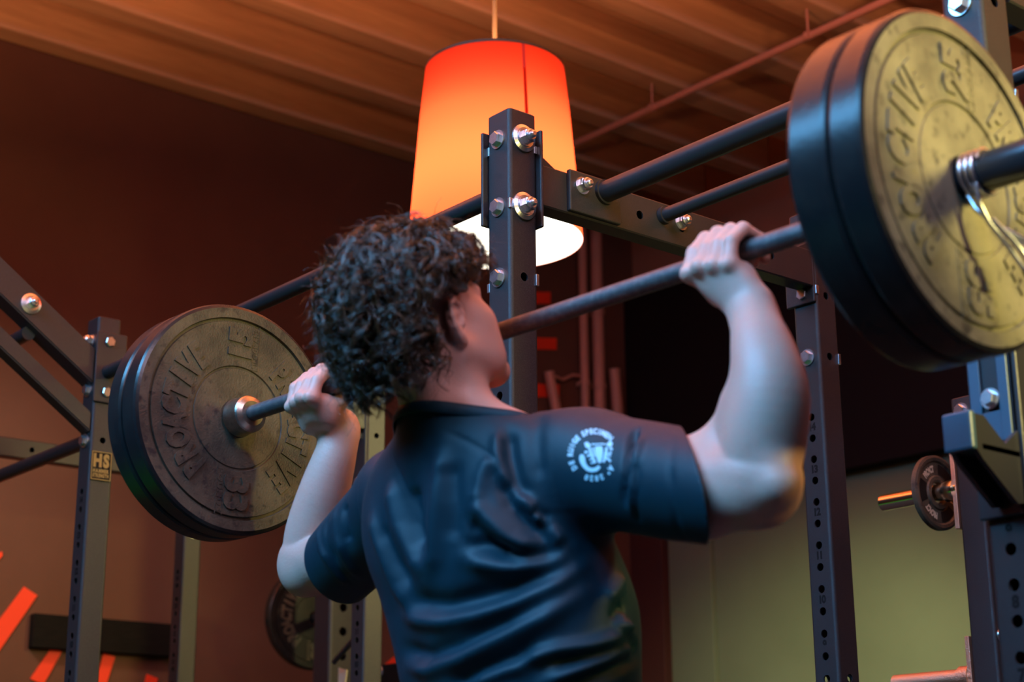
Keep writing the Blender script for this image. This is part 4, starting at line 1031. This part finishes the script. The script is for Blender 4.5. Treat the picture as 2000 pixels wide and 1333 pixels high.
stroke(E_([(440, 540), (520, 530)]), 5); stroke(E_([(500, 630), (580, 600)]), 4); stroke(E_([(560, 720), (640, 680)]), 3); stroke(E_([(590, 800), (680, 760)]), 3); stroke(E_([(600, 350), (700, 350), (860, 340), (950, 360)]), 2.5)
cx, cy = ez(660, 600); ring_r = 46.0
def ring_text(txt, a0, a1, r):
    angs = np.radians(np.linspace(a0, a1, len(txt)))
    for ch, a in zip(txt, angs):
        if ch == ' ': continue
        vs, fs = GLY[ch]; lo, hi_ = vs.min(0), vs.max(0); c = np.array([(lo[0] + hi_[0]) / 2, .35]); k = 10.0 / .7
        up = np.array([math.cos(a), math.sin(a)]); rt = np.array([math.sin(a), -math.cos(a)])
        keep = vs[:, 2] > 1e-4; idx = np.cumsum(keep) - 1
        q = (vs[:, :2] - c) * k; p2 = np.array([cx, -cy]) + up * r + q[:, 0:1] * rt * .85 + q[:, 1:2] * up
        emb.append(([tuple(z) for z in p2[keep]], [tuple(int(idx[i]) for i in f) for f in fs if all(keep[i] for i in f)]))
ring_text('DE', 213, 199, ring_r); ring_text('RUIGE', 178, 134, ring_r); ring_text('SPECIMEN', 117, 46, ring_r); ring_text('A°', -38, -50, ring_r - 3); ring_text('2020', -70, -108, ring_r)
for v2, fs in emb:
    P3 = []
    for (x, y) in v2:
        r_ = tree.ray_cast(cr, Vector(ray(1161 + x, 893 - y)).normalized())
        P3.append(np.array(r_[0]) + np.array(r_[1]) * (.0009 if r_[1].dot(Vector(nrm)) > 0 else -.0009) if r_[0] is not None else hit)
    eb.add([p_ + np.array([0, 0, Z0]) for p_ in P3], fs)
tag(obj('emblem', eb, M['print'], shirt), 'pale blue round emblem printed on the sleeve')

# shorts and shoes
Q = Shape(); Q.ell(V3(.04, .0, -.80), (.175, .135, .11), .05)
for s_ in (-1, 1): Q.cone(V3(.04 + s_ * .09, .0, -.84), V3(.04 + s_ * .135, .02, -1.10), .105, .105, .03)
QV, QF = Q.surface(.009, (-.32, -.2, -1.24), (.42, .2, -.66)); k = (QV[QF][:, :, 2].min(1) > -1.12); QF = QF[k]
sh_ = place('shorts', np_mesh('shorts', QV + np.array([0, 0, Z0]), QF, M['shorts'], None, True, WORLD[lifter.name]), lifter); WORLD[sh_.name] = WORLD[lifter.name]
for s_ in (-1, 1):
    Q = Shape(); an = V3(.04 + s_ * .17, -.01, -1.57); Q.ell(an + V3(s_ * .012, .055, -.035), (.046, .135, .038), .03); Q.cone(an + V3(0, -.01, .01), an + V3(0, -.02, -.05), .047, .042, .04)
    QV, QF = Q.surface(.007, an - .22, an + .24); QV[:, 2] = np.maximum(QV[:, 2], -1.649)
    o = place('shoe', np_mesh('shoe', QV + np.array([0, 0, Z0]), QF, M['shoe'], None, True, WORLD[lifter.name]), lifter)

# ------------------------------------------------------------------ curly hair
def hair_mat():
    m = bpy.data.materials.new('dark_brown_curls'); m.use_nodes = True; b = m.node_tree.nodes['Principled BSDF']
    b.inputs['Base Color'].default_value = (0.030, 0.016, 0.009, 1); b.inputs['Roughness'].default_value = .26; b.inputs['Specular IOR Level'].default_value = .7
    nt = m.node_tree; hi_ = nt.nodes.new('ShaderNodeHairInfo'); r = nt.nodes.new('ShaderNodeValToRGB')
    r.color_ramp.elements[0].color = (0.015, 0.0075, 0.004, 1); r.color_ramp.elements[1].color = (0.105, 0.048, 0.018, 1)
    nt.links.new(hi_.outputs['Random'], r.inputs[0]); nt.links.new(r.outputs[0], b.inputs['Base Color']); return m
M['hair'] = hair_mat()
sc_f = np.nonzero(hm)[0]; cen = fc[sc_f]; nn = np.cross(V_[F_[sc_f][:, 2]] - V_[F_[sc_f][:, 0]], V_[F_[sc_f][:, 3]] - V_[F_[sc_f][:, 1]]); ar = np.linalg.norm(nn, axis=1); nn /= ar[:, None] + 1e-12
NCL, NPER, NPT = 1500, 18, 26
pick = RNG.choice(len(sc_f), NCL, p=ar / ar.sum()); roots = cen[pick]; rn = nn[pick]; rl = (roots - HC) @ HR
pts = np.zeros((NCL * NPER, NPT, 3)); tt = np.linspace(0, 1, NPT)
for i in range(NCL):
    n_ = rn[i]; z = rl[i, 2]; y = rl[i, 1]
    front = np.clip((y + .03) / .06, 0, 1) * np.clip((.075 - z) / .03, 0, 1)
    ln = RNG.uniform(.055, .095) * (1 - .62 * front)
    if z < -.05: ln *= .8
    side = RNG.normal(size=3); side -= n_ * (side @ n_); side /= np.linalg.norm(side)
    side = side * (1 - .5 * front) + HR @ V3(0, -.9, .25) * front
    down = V3(0, 0, -1) - n_ * (-n_[2]); dl = np.linalg.norm(down); down = down / (dl + 1e-6) * min(1, dl * 1.5) * (1 - front)
    t = tt[:, None]
    lift = (.032 + .024 * RNG.random()) * (1 - .55 * front)
    base = roots[i] + n_ * (lift * np.sin(np.clip(t * 1.9, 0, PI / 2))) + (side * .62 + down * .50) * ln * t ** 1.3 * .75 + V3(0, 0, -1) * .010 * t ** 2
    cr_ = RNG.uniform(.0070, .0140) * (1 - .4 * front); turns = RNG.uniform(1.0, 2.0); ph = RNG.uniform(0, 2 * PI); hand_ = RNG.choice([-1, 1])
    axv = base[-1] - base[0]; axv /= np.linalg.norm(axv); a1 = np.cross(axv, n_ + .3 * side); a1 /= np.linalg.norm(a1) + 1e-9; a2 = np.cross(axv, a1)
    for j in range(NPER):
        loose = .0 if j > 1 else RNG.uniform(.2, .6)
        o1 = RNG.normal(size=3) * .0013; dp = RNG.normal() * (.08 + loose); dr = 1 + RNG.normal() * (.06 + loose * .5)
        th_ = ph + dp + hand_ * 2 * PI * turns * tt; rr = (cr_ * dr * np.clip(tt * 2.2, .1, 1))[:, None]
        fl = RNG.normal(size=3) * (.0018 + loose * .030 * (1 - front))
        pts[i * NPER + j] = base + o1 + rr * (np.cos(th_)[:, None] * a1 + np.sin(th_)[:, None] * a2) + fl * t ** 2
loc = (pts - HC) @ HR                       # keep the ears and cheeks clear of curls
ax_ = np.abs(loc[..., 0]); bad = ((ax_ > .060) & (loc[..., 1] > -.050 - .5 * np.clip(ax_ - .09, 0, 1)) & (loc[..., 2] < .020) & (loc[..., 2] > -.065)).any(1)
bad |= ((loc[..., 1] > .030) & (loc[..., 2] < .030)).any(1) | ((loc[..., 1] > -.005) & (loc[..., 2] < -.01)).any(1)
pts = pts[~bad]; pts[:, :, 2] += Z0; pts -= np.array(WORLD[lifter.name])
hc = bpy.data.hair_curves.new('hair'); hc.add_curves([NPT] * len(pts))
hc.attributes['position'].data.foreach_set('vector', pts.astype(np.float32).ravel())
ra = hc.attributes.get('radius') or hc.attributes.new('radius', 'FLOAT', 'POINT')
rad = np.tile(.00052 * np.clip(1.25 - tt, .35, 1), len(pts)); ra.data.foreach_set('value', rad.astype(np.float32))
hc.materials.append(M['hair'])
hair = place('hair', hc, lifter); hair['kind'] = 'stuff'
print('all', round(time.time() - T0, 1))
